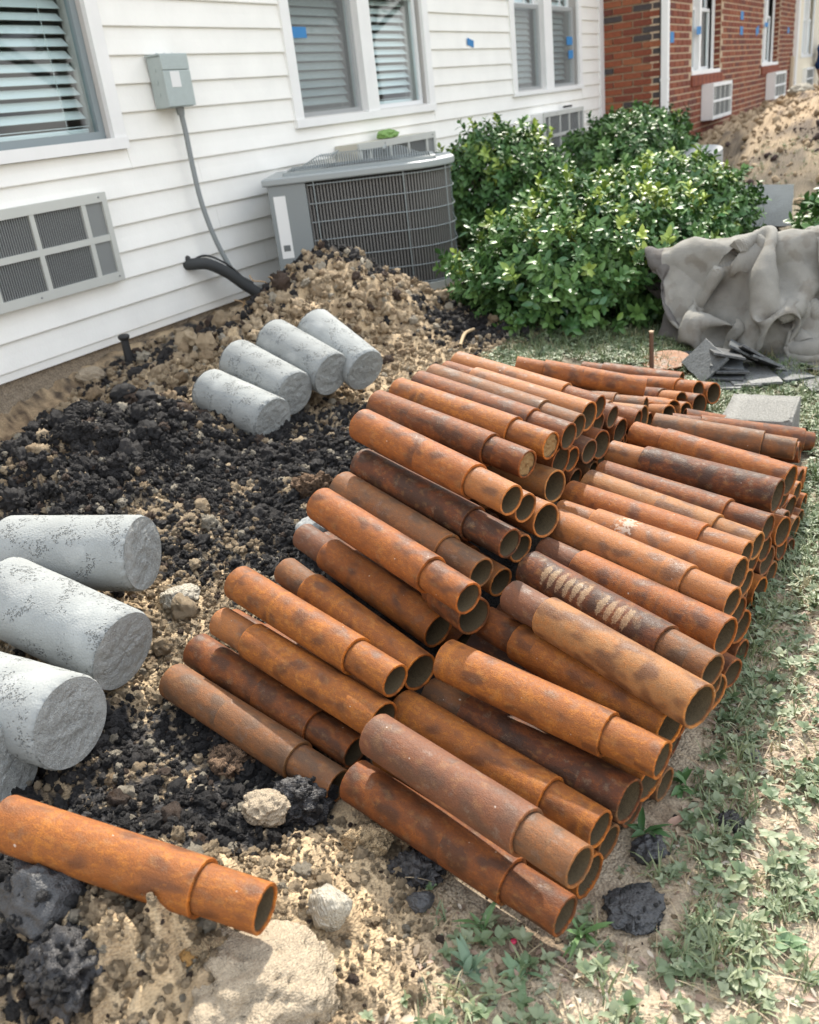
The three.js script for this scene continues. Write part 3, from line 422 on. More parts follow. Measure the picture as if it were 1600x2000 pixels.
const PIPES = [ // both ends (x, y, z), 1 where the narrow stub is at the first end, surface, label or '=' and its set
[1.373,0.374,2.285,1.239,0.315,2.658,0,0,'rusty pipe with flaking scale near its collar, front top corner of the left stack'],
[1.520,0.363,2.230,1.418,0.304,2.612,0,2,'rusty pipe with clogged end and crusted stub, second along the top of the left stack'],
[1.584,0.371,2.246,1.491,0.315,2.631,0,3,'golden orange pipe with a dirt-clogged end, third along the top of the left stack'],
[1.653,0.367,2.259,1.556,0.311,2.643,0,2,'brown pipe with a pale grey narrow stub, fourth along the top of the left stack'],
[1.743,0.356,2.245,1.649,0.297,2.629,0,4,'greyish pipe with a reddish stub, fifth along the top of the left stack'],
[1.824,0.345,2.237,1.733,0.290,2.622,1,5,'pipe with wide dark mouth, its stub at the soil end, atop the left stack'],
[1.894,0.343,2.233,1.811,0.284,2.620,0,5,'pipe with a pale stub, last of the close row on top of the left stack'],
[2.316,0.216,2.202,2.410,0.132,2.551,1,0,'pipe with its stub at the far end, hindmost of the left stack by the grass'],
[2.569,0.115,2.141,2.496,0.076,2.508,1,3,'smooth orange pipe with no stub showing, low at the back of the left stack'],
[2.946,0.015,2.179,2.931,-0.012,2.528,1,2,'wide rusty pipe lying behind the left stack, just below the upright rod'],
[1.368,0.292,2.277,1.232,0.236,2.652,0,1,'dark red-brown pipe with blackened stub, right under the front corner of the left stack'],
[1.311,0.264,2.261,1.164,0.210,2.628,0,4,'brown-grey pipe with half-shaded stub, third from top on the left stack front slope'],
[1.208,0.275,2.281,1.068,0.219,2.651,0,0,'bright orange pipe with pale brown stub, midway up the left stack front slope'],
[1.262,0.168,2.182,1.130,0.101,2.552,1,0,'orange pipe, tan stub at the soil end, wide dark mouth, midway up left stack front'],
[1.152,0.151,2.216,1.006,0.104,2.584,1,3,'orange-brown pipe with a dark purple stub at its soil end, low on the left stack'],
[1.045,0.179,2.193,0.943,0.128,2.577,0,3,'light orange pipe with a grey-brown stub, overhanging low on the front of the left stack'],
[0.992,0.125,2.182,0.904,0.076,2.570,1,3,'orange pipe, grey-brown stub at its soil end, third from the ground in the left stack'],
[0.977,0.059,2.119,0.902,-0.001,2.508,0,2,'dark rusty pipe with red-brown stub, second from the ground at the left stack front'],
[0.898,0.046,2.130,0.832,-0.010,2.520,0,4,'nearest, lowest pipe of the left stack, grey and orange, its stub over the soil'],
[0.852,0.097,2.592,0.742,0.087,2.944,0,6,'dull purple-brown pipe with a grey stub, nearest upper pipe of the right stack'],
[0.830,0.016,2.556,0.747,-0.012,2.920,0,2,'deep orange pipe lying on the ground, nearest and lowest of the right stack'],
[0.968,0.054,2.566,0.864,0.029,2.928,0,3,'golden orange pipe with a half grey stub, second from front on the right stack'],
[1.031,0.046,2.585,0.926,0.032,2.949,1,1,'dark red-brown pipe with dark stub at its left end, low in the right stack'],
[1.012,0.136,2.631,0.940,0.106,2.990,0,3,'orange pipe with white specks and grey-brown stub, third from front on the right stack'],
[1.162,0.116,2.629,1.024,0.094,2.979,1,3,'yellow-streaked orange pipe, shaded stub at its left end, fourth from front on right stack'],
[1.159,0.179,2.684,1.000,0.160,3.023,1,7,'pale tan and orange mottled pipe, rusty narrow stub at its left, in the right stack'],
[1.255,0.179,2.675,1.103,0.147,3.018,0,1,'dark brown pipe with pale rubbed-off paint marks and speckled stub, in the right stack'],
[1.363,0.157,2.658,1.234,0.124,3.011,1,0,'orange pipe with dark spots in a row, olive-brown stub at its left, right stack'],
[1.430,0.179,2.657,1.304,0.145,3.006,0,5,'light orange pipe with a tan right stub, behind the dark-spotted pipe of the right stack'],
[1.504,0.168,2.638,1.400,0.144,2.999,1,5,'pipe with whitish mortar smears near its right end, in the middle of the right stack'],
[1.574,0.174,2.632,1.478,0.142,2.996,0,0,'smooth orange pipe with purple bands near its collar, midway along the right stack'],
[1.647,0.170,2.646,1.543,0.130,3.004,0,7,'pale sandy brown pipe with a speckled stub, midway along the right stack'],
[1.728,0.159,2.649,1.623,0.130,3.010,0,2,'shaded brown pipe with orange stub, tucked under the big dark pipe of the right stack'],
[1.828,0.170,2.639,1.750,0.141,3.007,1,1,'big dark rusty pipe with black-brown left stub, on top of the right stack'],
[1.921,0.187,2.664,1.815,0.149,3.020,1,0,'bright orange pipe next behind the big dark pipe on top of the right stack'],
[2.271,0.079,2.616,2.271,0.040,2.974,0,4,'pipe with a bluish patch and purple stub, near the back of the right stack'],
[2.440,0.038,2.655,2.562,-0.049,2.982,0,2,'hindmost pipe of the right stack, its stub below the concrete block'],
[2.333,0.065,2.646,2.415,0.010,2.974,1,2,'slim shaded pipe tucked between the two hindmost pipes of the right stack'],
[2.391,0.007,2.627,2.428,-0.047,2.945,1,3,'smooth light orange pipe crossing under the bright orange one, back of the right stack'],
[1.655,0.301,2.244,1.574,0.249,2.617,1,2,'=a'],
[1.723,0.290,2.246,1.638,0.228,2.617,0,0,'=a'],
[1.813,0.269,2.266,1.705,0.221,2.632,0,6,'=a'],
[1.885,0.227,2.267,1.774,0.211,2.635,1,2,'=a'],
[1.814,0.186,2.236,1.767,0.144,2.616,0,0,'=a'],
[1.741,0.227,2.233,1.676,0.163,2.608,0,2,'=a'],
[1.600,0.249,2.270,1.487,0.233,2.637,1,7,'=a'],
[2.003,0.281,2.239,1.929,0.220,2.612,0,2,'=a'],
[1.936,0.292,2.227,1.863,0.225,2.599,0,6,'=a'],
[2.059,0.224,2.244,1.976,0.167,2.615,1,2,'=a'],
[2.204,0.188,2.228,2.154,0.132,2.606,0,4,'=a'],
[2.322,0.123,2.197,2.313,0.114,2.582,0,4,'=a'],
[2.254,0.122,2.220,2.219,0.117,2.604,1,7,'=a'],
[2.386,0.085,2.201,2.345,0.059,2.583,0,2,'=a'],
[1.447,0.311,2.291,1.312,0.267,2.650,0,4,'=a'],
[1.515,0.237,2.316,1.359,0.223,2.668,1,5,'=a'],
[1.430,0.246,2.284,1.298,0.192,2.642,0,1,'=a'],
[1.375,0.206,2.268,1.241,0.150,2.625,0,2,'=a'],
[1.159,0.170,2.536,1.105,0.162,2.638,1,2,'=a'],
[1.311,0.123,2.186,1.223,0.016,2.545,0,2,'=a'],
[1.120,0.114,2.150,1.046,0.009,2.513,0,0,'=a'],
[1.048,0.083,2.149,0.978,0.030,2.524,1,0,'=a'],
[1.923,0.049,2.654,1.792,0.042,3.016,1,0,'=d'],
[1.621,0.102,2.625,1.514,0.066,2.993,0,5,'=d'],
[1.767,0.080,2.634,1.653,0.070,3.002,0,2,'=d'],
[1.834,0.039,2.630,1.726,0.004,2.998,1,6,'=d'],
[1.935,-0.019,2.641,1.830,-0.017,3.011,0,6,'=d'],
[1.868,-0.019,2.631,1.769,-0.048,3.002,0,5,'=d'],
[1.784,-0.009,2.626,1.676,-0.043,2.994,1,3,'=d'],
[2.002,-0.021,2.650,1.894,-0.052,3.019,0,1,'=d'],
[1.507,0.097,2.636,1.390,0.078,3.002,0,2,'=d'],
[1.564,0.055,2.642,1.429,0.023,3.001,1,0,'=d'],
[1.554,-0.016,2.634,1.445,-0.043,3.002,0,4,'=d'],
[1.455,0.039,2.657,1.308,0.005,3.011,0,2,'=d'],
[1.345,0.073,2.651,1.196,0.040,3.004,1,5,'=d'],
[1.251,0.084,2.629,1.079,0.050,2.972,0,2,'=d'],
[1.193,0.035,2.582,1.139,-0.029,2.958,0,1,'=d'],
[1.107,0.055,2.594,0.991,0.018,2.960,1,3,'=d'],
[1.145,-0.016,2.589,1.061,-0.046,2.963,0,4,'=d'],
[1.016,-0.013,2.553,0.915,-0.044,2.922,0,7,'=d'],
[0.931,-0.012,2.543,0.846,-0.042,2.918,1,3,'=d'],
[1.083,-0.012,2.564,0.989,-0.045,2.935,0,6,'=d'],
[2.205,0.065,2.633,2.137,0.016,3.004,0,2,'=d'],
[2.262,-0.018,2.617,2.276,-0.043,3.001,1,3,'=d'],
[2.139,0.047,2.634,2.057,0.015,3.009,0,0,'=d'],
[2.199,-0.020,2.638,2.143,-0.052,3.016,0,0,'=d'],
[2.066,0.069,2.639,1.961,0.016,3.006,1,2,'=d'],
[2.131,-0.020,2.644,2.053,-0.053,3.019,0,2,'=d'],
[1.997,0.058,2.638,1.892,0.015,3.005,0,7,'=d'],
[2.068,0.001,2.642,1.987,-0.046,3.016,1,7,'=d'],
[2.328,-0.016,2.594,2.330,0.010,2.978,0,2,'=d'],
[2.542,0.014,2.344,2.395,0.067,2.625,0,0,'=f'],
[2.613,0.007,2.332,2.485,0.046,2.615,1,3,'=f'],
[2.732,0.003,2.325,2.587,0.044,2.613,0,1,'=f'],
[2.758,-0.005,2.375,2.619,0.023,2.659,1,2,'=f'],
[2.655,0.001,2.359,2.522,0.034,2.642,0,5,'=f'],
[2.875,-0.005,2.390,2.729,0.025,2.677,1,0,'=f'],
[2.830,0.008,2.348,2.686,0.047,2.640,0,0,'=f'],
[1.287,0.121,2.684,1.144,0.090,3.008,0,3,'=h'],
[1.681,0.112,2.650,1.583,0.074,2.989,1,0,'=h'],
[1.955,0.129,2.668,1.855,0.093,3.005,0,2,'=h'],
[1.972,0.223,2.223,1.902,0.165,2.577,0,3,'=h'],
[2.028,0.167,2.228,1.949,0.113,2.580,0,0,'=h'],
[2.094,0.167,2.243,2.015,0.113,2.595,1,3,'=h'],
[2.172,0.130,2.215,2.124,0.077,2.574,0,2,'=h'],
[2.420,0.027,2.201,2.381,0.002,2.563,1,3,'=h'],
[1.655,0.044,2.629,1.553,0.010,2.978,0,1,'=h'],
[1.426,-0.018,2.639,1.287,-0.050,2.975,0,4,'=h'],
[1.941,0.166,2.208,1.874,0.111,2.542,1,7,'=h'],
[1.997,0.109,2.212,1.923,0.058,2.545,0,0,'=h'],
[2.063,0.109,2.227,1.988,0.058,2.560,1,2,'=h'],
[2.140,0.073,2.202,2.095,0.022,2.541,0,7,'=h'],
[2.207,0.073,2.211,2.161,0.022,2.550,0,2,'=h'],
[1.624,-0.014,2.614,1.528,-0.046,2.944,0,5,'=h'],
[1.689,-0.014,2.633,1.593,-0.046,2.963,1,2,'=h'],
[1.910,0.108,2.192,1.847,0.057,2.507,0,1,'=h'],
[1.967,0.051,2.197,1.896,0.003,2.510,1,2,'=h'],
[2.032,0.051,2.211,1.962,0.003,2.525,0,4,'=h'],
[1.879,0.051,2.177,1.820,0.002,2.472,0,7,'=h'],
];
const SETS = {a: ['rusty pipe whose round end shows below the top row of the left stack', 'pipe ends in the right face of the left stack'], d: ['rusty pipe whose end shows low on the grass side of the right stack', 'pipe ends along the grass side of the right stack'], f: ['small rusty pipe in the low far pile beside the slate pieces', 'pipes of the low far pile'], h: ['rusty pipe buried in the stacks, mostly hidden by pipes above it', 'pipes hidden inside the stacks']};
// ---------------------------------------------------------------- rust
// surfaces: 0 orange, 1 dark red-brown, 2 brown, 3 golden, 4 grey-brown, 5 light orange, 6 purple-brown, 7 sandy
const RUST = [
  { a: [0.30, 0.112, 0.032], b: [0.105, 0.042, 0.024], c: [0.44, 0.175, 0.035], dark: 0.18, hot: 0.5, blue: 0.2 }, { a: [0.125, 0.044, 0.022], b: [0.048, 0.026, 0.022], c: [0.32, 0.11, 0.022], dark: 0.5, hot: 0.32, blue: 0.32 },
  { a: [0.20, 0.073, 0.027], b: [0.075, 0.035, 0.024], c: [0.40, 0.15, 0.03], dark: 0.3, hot: 0.35, blue: 0.25 }, { a: [0.315, 0.125, 0.034], b: [0.13, 0.052, 0.024], c: [0.50, 0.22, 0.038], dark: 0.15, hot: 0.55, blue: 0.18 },
  { a: [0.215, 0.112, 0.058], b: [0.12, 0.082, 0.062], c: [0.36, 0.145, 0.035], dark: 0.35, hot: 0.3, blue: 0.3 }, { a: [0.36, 0.168, 0.068], b: [0.16, 0.08, 0.045], c: [0.46, 0.20, 0.05], dark: 0.15, hot: 0.4, blue: 0.3 },
  { a: [0.185, 0.088, 0.058], b: [0.125, 0.075, 0.06], c: [0.29, 0.12, 0.04], dark: 0.35, hot: 0.2, blue: 0.35 }, { a: [0.33, 0.185, 0.085], b: [0.12, 0.052, 0.024], c: [0.40, 0.17, 0.04], dark: 0.36, hot: 0.45, blue: 0.15 }];
RUST.forEach((p, i) => { p.t = i < 4 ? [0.79, 0.605, 0.33] : [0.82, 0.65, 0.45]; });
function rustTexture(P, seed, marks) {
  const w = 512, h = 512, col = new Uint8Array(w * h * 4), rgh = new Uint8Array(w * h * 4), R = rng(seed), so = seed * 3.7;
  const bands = [0, 1, 2].map(() => [R(), 0.006 + 0.012 * R(), R()]), spots = []; for (let i = 0; i < 5; i++) spots.push([R(), R(), 0.002 + 0.009 * R() * R()]);
  for (let j = 0; j < h; j++) for (let i = 0; i < w; i++) {
    const u = i / w, v = j / h, ang = u * 2 * Math.PI, x = Math.cos(ang) * 1.25, y = Math.sin(ang) * 1.25, z = v * 12.4 + so; // about 5.5 cm per unit
    const big = fbm3(x * 0.6, y * 0.6, z * 0.40, 2) * 1.2, mid = fbm3(x * 2.2 + 9, y * 2.2, z * 1.5, 4), fine = fbm3(x * 9, y * 9 + 4, z * 9, 3), speck = n3(x * 30, y * 30, z * 30), streak = fbm3(x * 4.5 + 20, y * 4.5, z * 0.25, 3), ring = fbm3(x * 1.1 + 50, y * 1.1 + 7, z * 0.9, 4);
    let c = mix3(P.a, P.b, 0.8 * sm(0.22 - P.dark, 0.72 - P.dark * 0.7, 1.1 * big + 0.16 * mid + 0.20 * fine));
    c = mix3(c, P.c, P.hot * 1.1 * sm(-0.05, 0.5, 0.7 * mid + 0.3 * fine - 0.45 * big + 0.25 * streak));
    let bl = P.blue * 1.6 * sm(0.26, 0.56, fbm3(x * 0.9 + 31, y * 0.9, z * 0.8, 4) + 0.22 * fine); // bare bluish mill scale
    bl *= 0.55 + 0.6 * sm(-0.2, 0.3, fine);
    c = mix3(c, [0.20, 0.165, 0.17], clamp(bl, 0, 0.75));
    c = mix3(c, [0.45, 0.31, 0.18], 0.18 * sm(0.16, 0.6, ring + 0.3 * mid));
    for (const [bv, bw, k] of bands) if (k > 0.82) c = mix3(c, P.c, 0.7 * Math.exp(-(((v - bv) / bw) ** 2)) * sm(-0.1, 0.3, fine + 0.3));
    const pit = sm(0.55, 0.78, speck + 0.5 * fine);
    c = mix3(c, [0.05, 0.03, 0.022], 0.6 * pit);
    const k = 1 + 0.38 * fine + 0.20 * speck; c = [c[0] * k * P.t[0], c[1] * k * P.t[1], c[2] * k * P.t[2]];
    for (const [su, sv, r] of spots) { const du = Math.min(Math.abs(u - su), 1 - Math.abs(u - su)) * 0.229, dv = (v - sv) * 0.36; if (du * du + dv * dv < r * r * 0.06) c = mix3(c, [0.55, 0.47, 0.40], 0.7); }
    if (marks === 1) for (let m = 0; m < 10; m++) { const mv = 0.20 + 0.058 * m + (m > 5 ? 0.07 : 0), du = (Math.abs(((u - 0.5 + 1.5 - 0.0) % 1) - 0.5)) * 0.173, dv = (v - mv) * 0.36; if ((dv / 0.0075) ** 2 + (du / 0.016) ** 2 < 1 + 0.9 * fine + 0.5 * mid) c = mix3(c, [0.40, 0.27, 0.15], 0.35 + 0.4 * sm(-0.2, 0.4, fine)); }
    if (marks === 2) { const q = sm(0.12, 0.4, fbm3(x * 3 + 2, y * 3, z * 2.2, 4) + 0.55 - 9 * Math.abs(v - 0.74)); c = mix3(c, [0.50, 0.42, 0.34], 0.6 * q); }
    if (marks === 3) { const dv = (((v * 11 + 0.5 * n2(v * 4, 2)) % 1) + 1) % 1 - 0.5, du = Math.abs(u - 0.5); const q = sm(0.45, 0.1, Math.abs(dv) + 0.35 * fine) * sm(0.16, 0.06, du + 0.1 * mid) * sm(0.05, 0.15, v) * sm(0.85, 0.7, v); c = mix3(c, [0.055, 0.026, 0.02], 0.5 * q * sm(-0.3, 0.3, mid)); }
    const o = (j * w + i) * 4; for (let q = 0; q < 3; q++) col[o + q] = 255 * Math.pow(clamp(c[q]), 1 / 2.2); col[o + 3] = 255;
    const rr = clamp(0.66 - 0.22 * clamp(bl * 1.3) - 0.10 * sm(0.0, 0.5, big) + 0.16 * fine + 0.2 * pit, 0.3, 0.95); rgh[o] = clamp(0.5 + 0.38 * fine + 0.30 * mid - 0.6 * pit + 0.15 * speck) * 255; rgh[o + 1] = rr * 255; rgh[o + 2] = 0; rgh[o + 3] = 255;
  }
  const mk = (d, srgb) => { const t = new THREE.DataTexture(d, w, h, THREE.RGBAFormat); t.magFilter = THREE.LinearFilter; t.wrapS = t.wrapT = THREE.RepeatWrapping; if (srgb) t.colorSpace = THREE.SRGBColorSpace; t.needsUpdate = true; return t; };
  const map = mk(col, true), rm = mk(rgh, false);
  return new THREE.MeshPhysicalMaterial({ vertexColors: true, map, roughness: 1, roughnessMap: rm, bumpMap: rm, bumpScale: 0.0009, metalness: 0, specularIntensity: 0.7 });
}
const rust = RUST.flatMap((p, i) => [rustTexture(p, 3 + i * 7, 0), rustTexture(p, 60 + i * 11, 0)]);
const rustMarked = { d8: rustTexture(RUST[1], 201, 1), d11: rustTexture(RUST[5], 203, 2), d9: rustTexture(RUST[0], 205, 3) };
const boreMat = std([0.125, 0.092, 0.048], 0.85, { map: soilMap });
const PR = 0.0335, SR = 0.0281, STUB = 0.22; // sleeve and stub radius, stub share of the length
function turned(profile, seg, tints, u0, v0, vs, seed, oval = 0.004) { // profile: [radius, distance], revolved about +x
  const pos = [], uv = [], col = [], idx = [], n = profile.length;
  for (let i = 0; i < n; i++) for (let j = 0; j <= seg; j++) {
    const a = (j / seg) * 2 * Math.PI, jj = j % seg, [r, d] = profile[i], k = r * (1 + oval * Math.cos(2 * a + seed) + 0.004 * n3(Math.cos(a) * 1.5 + seed, Math.sin(a) * 1.5, d * 22));
    const dd = d + (tints[i] > 1 ? 0.0007 * n2(jj * 0.9, seed) : 0);
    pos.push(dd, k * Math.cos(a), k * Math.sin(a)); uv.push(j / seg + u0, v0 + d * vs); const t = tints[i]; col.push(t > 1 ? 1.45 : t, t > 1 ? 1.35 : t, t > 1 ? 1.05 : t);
    if (i && j < seg) { const p = (i - 1) * (seg + 1) + j, q = p + seg + 1; idx.push(p, p + 1, q, q, p + 1, q + 1); }
  }
  const g = new THREE.BufferGeometry(); g.setAttribute('position', new THREE.Float32BufferAttribute(pos, 3)); g.setAttribute('uv', new THREE.Float32BufferAttribute(uv, 2)); g.setAttribute('color', new THREE.Float32BufferAttribute(col, 3)); g.setIndex(idx); g.computeVertexNormals();
  const nn = g.attributes.normal; for (let i = 0; i < n; i++) { const a = i * (seg + 1), b = a + seg; const v = V(nn.getX(a) + nn.getX(b), nn.getY(a) + nn.getY(b), nn.getZ(a) + nn.getZ(b)).normalize(); nn.setXYZ(a, v.x, v.y, v.z); nn.setXYZ(b, v.x, v.y, v.z); }
  return g;
}
{
  const R = rng(77);
  const make = (l, r, flip, tone, label, group, marked, fat = 1) => {
    const A = V(...l), B = V(...r), L = A.distanceTo(B), t = thing('rusty_pipe', label, 'pipe', [0, 0, 0], 0, group);
    const from = flip ? B : A, to = flip ? A : B; // the stub is at the +x end
    t.position.copy(from); t.quaternion.setFromUnitVectors(V(1, 0, 0), to.clone().sub(from).normalize());
    t.quaternion.multiply(new THREE.Quaternion().setFromAxisAngle(V(1, 0, 0), marked ? (flip ? -0.75 : 0.75) - Math.PI : R() * 6.28));
    t.scale.set(1, fat, fat);
    const Ls = L * (1 - STUB), seed = R() * 50, u0 = R(), v0 = R(), m = marked || rust[tone * 2 + (R() < 0.5 ? 0 : 1)], m2 = R() < 0.6 ? m : rust[[4, 2, 6, 5][Math.floor(R() * 4)] * 2 + (R() < 0.5 ? 0 : 1)];
    const prof = [], tint = []; const add = (rr, d, tt) => { prof.push([rr, d]); tint.push(tt); };
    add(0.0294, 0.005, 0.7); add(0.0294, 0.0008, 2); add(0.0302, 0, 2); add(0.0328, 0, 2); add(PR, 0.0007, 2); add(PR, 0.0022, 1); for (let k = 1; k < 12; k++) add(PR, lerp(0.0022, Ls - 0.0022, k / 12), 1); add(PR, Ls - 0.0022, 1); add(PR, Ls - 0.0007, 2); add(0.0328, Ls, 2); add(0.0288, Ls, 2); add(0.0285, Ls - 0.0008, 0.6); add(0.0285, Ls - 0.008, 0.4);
    const vs = 1 / 0.36;
    // marked faces look up and towards the camera: their marks sit at u = 0.5
    part('sleeve', turned(prof, 44, tint, marked ? 0 : u0, marked ? 0 : v0, marked ? 1 / Ls : vs, seed), m, t);
    prof.length = tint.length = 0;
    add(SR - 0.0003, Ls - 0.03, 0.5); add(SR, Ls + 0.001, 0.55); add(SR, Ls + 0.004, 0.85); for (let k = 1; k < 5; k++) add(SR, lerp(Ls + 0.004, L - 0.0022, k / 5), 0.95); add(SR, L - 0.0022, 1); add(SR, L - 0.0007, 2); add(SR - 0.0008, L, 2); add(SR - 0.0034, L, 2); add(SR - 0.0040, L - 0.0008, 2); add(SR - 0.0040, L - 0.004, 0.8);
    part('stub', turned(prof, 40, tint, R(), R(), vs, seed + 3), m2, t);
    const br = SR - 0.0041, b0 = Ls - 0.03, b1 = L - 0.003;
    part('bore', new THREE.CylinderGeometry(br, br, b1 - b0, 28, 1, true).rotateZ(-Math.PI / 2).translate((b0 + b1) / 2, 0, 0), boreMat, t);
    part('bore', new THREE.CylinderGeometry(0.0293, 0.0293, b0 - 0.003, 28, 1, true).rotateZ(-Math.PI / 2).translate((b0 + 0.003) / 2, 0, 0), boreMat, t);
    return [t, L];
  };
  PIPES.forEach((q) => {
    const lab = q[8].startsWith('=') ? SETS[q[8].slice(1)] : [q[8], 'rusty steel pipes in the two stacks'];
    const key = q[8].includes('rubbed-off') ? 'd8' : q[8].includes('mortar smears') ? 'd11' : q[8].includes('spots in a row') ? 'd9' : null;
    const fat = q[8].startsWith('big dark') ? 1.08 : q[8].startsWith('wide rusty') ? 1.12 : 1;
    const [t, L] = make(q.slice(0, 3), q.slice(3, 6), q[6], q[7], lab[0], lab[1], key && rustMarked[key], fat);
    if (q[8].includes('clogged')) { // packed dirt in the open end
            const disc = new THREE.RingGeometry(0.0004, 0.0240, 26, 7).rotateY(Math.PI / 2).translate(L - 0.005, 0, 0), dp = disc.attributes.position; for (let i = 0; i < dp.count; i++) dp.setX(i, dp.getX(i) + 0.006 * fbm3(dp.getY(i) * 120 + L * 9, dp.getZ(i) * 120, 3, 3)); disc.computeVertexNormals();
      part('dirt_plug', disc, std([0.30, 0.19, 0.08], 0.95, { map: soilMap }), t);
    }
  });
  make([0.444, 0.189, 2.316], [0.499, 0.146, 2.669], 0, 3, 'single bright orange pipe lying apart on the soil in the lower left corner', null, null);
}
// ---------------------------------------------------------------- concrete cylinders
{
  const pits = (u, v) => { const a = tile(u, v, 6, 4), b = tile(u + 0.4, v, 40, 4), c = tile(u, v + 0.3, 95, 2); return sm(0.16, 0.42, 0.8 * b + 0.9 * a - 0.05) * sm(-0.02, 0.3, c + 0.25 * b); };
  const cmap = dataTex(768, 768, (u, v, c) => { const p = pits(u, v), k = 1 + 0.16 * tile(u, v, 4, 4) + 0.10 * tile(u, v, 70, 3), d = 1 - 0.42 * p, s = sm(0.2, 0.5, tile(u + 0.7, v, 3, 4)); c[0] = 0.285 * k * d + 0.045 * s; c[1] = 0.297 * k * d + 0.043 * s; c[2] = 0.287 * k * d + 0.04 * s; }, true);
  const cbump = dataTex(768, 768, (u, v, c) => { c[0] = c[1] = c[2] = clamp(0.62 - 0.6 * pits(u, v) + 0.14 * tile(u, v, 80, 3)); }, false);
  const side = new THREE.MeshStandardMaterial({ map: cmap, bumpMap: cbump, bumpScale: 0.004, roughness: 0.9, vertexColors: true });
  const face = new THREE.MeshStandardMaterial({ color: new THREE.Color().setRGB(0.47, 0.49, 0.48), map: soilMap, bumpMap: grit, bumpScale: 0.004, roughness: 0.95 });
  const C = [ // right face centre, left face centre, label
    [2.027, 0.098, 1.511, 2.078, 0.165, 1.219, 'concrete cylinder nearest the camera of the four lying on the soil slope'], [2.162, 0.142, 1.503, 2.234, 0.222, 1.219, 'second concrete cylinder from the camera of the four on the soil slope'],
    [2.295, 0.168, 1.562, 2.364, 0.261, 1.281, 'third concrete cylinder of the four on the soil slope, beside the hindmost one'], [2.405, 0.150, 1.621, 2.502, 0.268, 1.358, 'hindmost concrete cylinder of the four on the soil slope, by the tan heap'],
    [1.067, 0.189, 1.936, 0.974, 0.193, 1.647, 'large pitted concrete cylinder lying level below the black soil mound at the left edge'], [0.864, 0.115, 2.065, 0.858, 0.182, 1.769, 'big concrete cylinder sloping down to the right, middle of the left edge group'],
    [0.679, 0.117, 2.142, 0.664, 0.125, 1.839, 'big concrete cylinder with a rough bright end face, just above the single pipe at left'], [0.577, 0.081, 2.084, 0.566, 0.089, 1.780, 'concrete cylinder cut off by the left picture edge, only its rounded end showing']];
  C.forEach((q, i) => {
    const A = V(q[3], q[4], q[5]), B = V(q[0], q[1], q[2]), d = B.clone().sub(A).normalize(), L = 0.302, r = 0.076, seed = i * 13.7;
    const t = thing('concrete_cylinder', q[6], 'concrete cylinder', [0, 0, 0], 0, 'concrete test cylinders'); t.position.copy(A); t.quaternion.setFromUnitVectors(V(1, 0, 0), d); t.quaternion.multiply(new THREE.Quaternion().setFromAxisAngle(V(1, 0, 0), i * 1.9));
    const pos = [], uv = [], col = [], idx = [], nr = 38, seg = 88;
    const rim = (a, e) => 0.004 + 0.004 * (0.5 + 0.5 * n2(Math.cos(a) * 4 + seed + e * 9, Math.sin(a) * 4)) + 0.006 * Math.max(0, n2(Math.cos(a) * 9 + seed, Math.sin(a) * 9 + e * 3));
    for (let k = 0; k <= nr; k++) for (let j = 0; j <= seg; j++) {
      const a = ((j % seg) / seg) * 2 * Math.PI, f = k / nr, e = f < 0.5 ? 0 : 1, dEnd = Math.min(f, 1 - f) * L, ch = rim(a, e);
      let rr = r * (1 + 0.006 * n3(Math.cos(a) * 1.3 + seed, Math.sin(a) * 1.3, f * 3)) - 0.0012 * Math.max(0, n3(Math.cos(a) * 14 + seed, Math.sin(a) * 14, f * 55)); if (dEnd < ch) rr -= (ch - dEnd) * 0.8;
      let x = f * L; if (k === 0 || k === nr) x += (k ? -1 : 1) * 0.002 * (1 + n2(a * 5, seed));
      pos.push(x, rr * Math.cos(a), rr * Math.sin(a)); uv.push((j / seg) + i * 0.37, f * 0.63 + i * 0.21); const g = 1 + 0.08 * n2(i * 3, 1); col.push(g, g, g);
      if (k && j < seg) { const p = (k - 1) * (seg + 1) + j, s = p + seg + 1; idx.push(p, p + 1, s, s, p + 1, s + 1); }
    }
    const g = new THREE.BufferGeometry(); g.setAttribute('position', new THREE.Float32BufferAttribute(pos, 3)); g.setAttribute('uv', new THREE.Float32BufferAttribute(uv, 2)); g.setAttribute('color', new THREE.Float32BufferAttribute(col, 3)); g.setIndex(idx); g.computeVertexNormals(); part('shaft', g, side, t);
    for (const e of [0, 1]) {
      const f = new THREE.RingGeometry(0.0005, 0.0728, 72, 22), p = f.attributes.position;
      for (let k = 0; k < p.count; k++) { const x = p.getX(k), y = p.getY(k), rr = Math.hypot(x, y), a = Math.atan2(y, x); const edge = sm(0.060, 0.0728, rr); p.setZ(k, -0.0012 + (1 - edge) * (0.0045 * fbm3(x * 28 + seed, y * 28, e * 5, 3) + 0.0025 * fbm3(x * 130, y * 130 + seed, e, 2))); p.setXY(k, x * (1 + edge * 0.0), y); }
      f.computeVertexNormals(); f.rotateY(e ? Math.PI / 2 : -Math.PI / 2).translate(e ? L : 0, 0, 0); part('end_face', f, face, t);
    }
  });
}
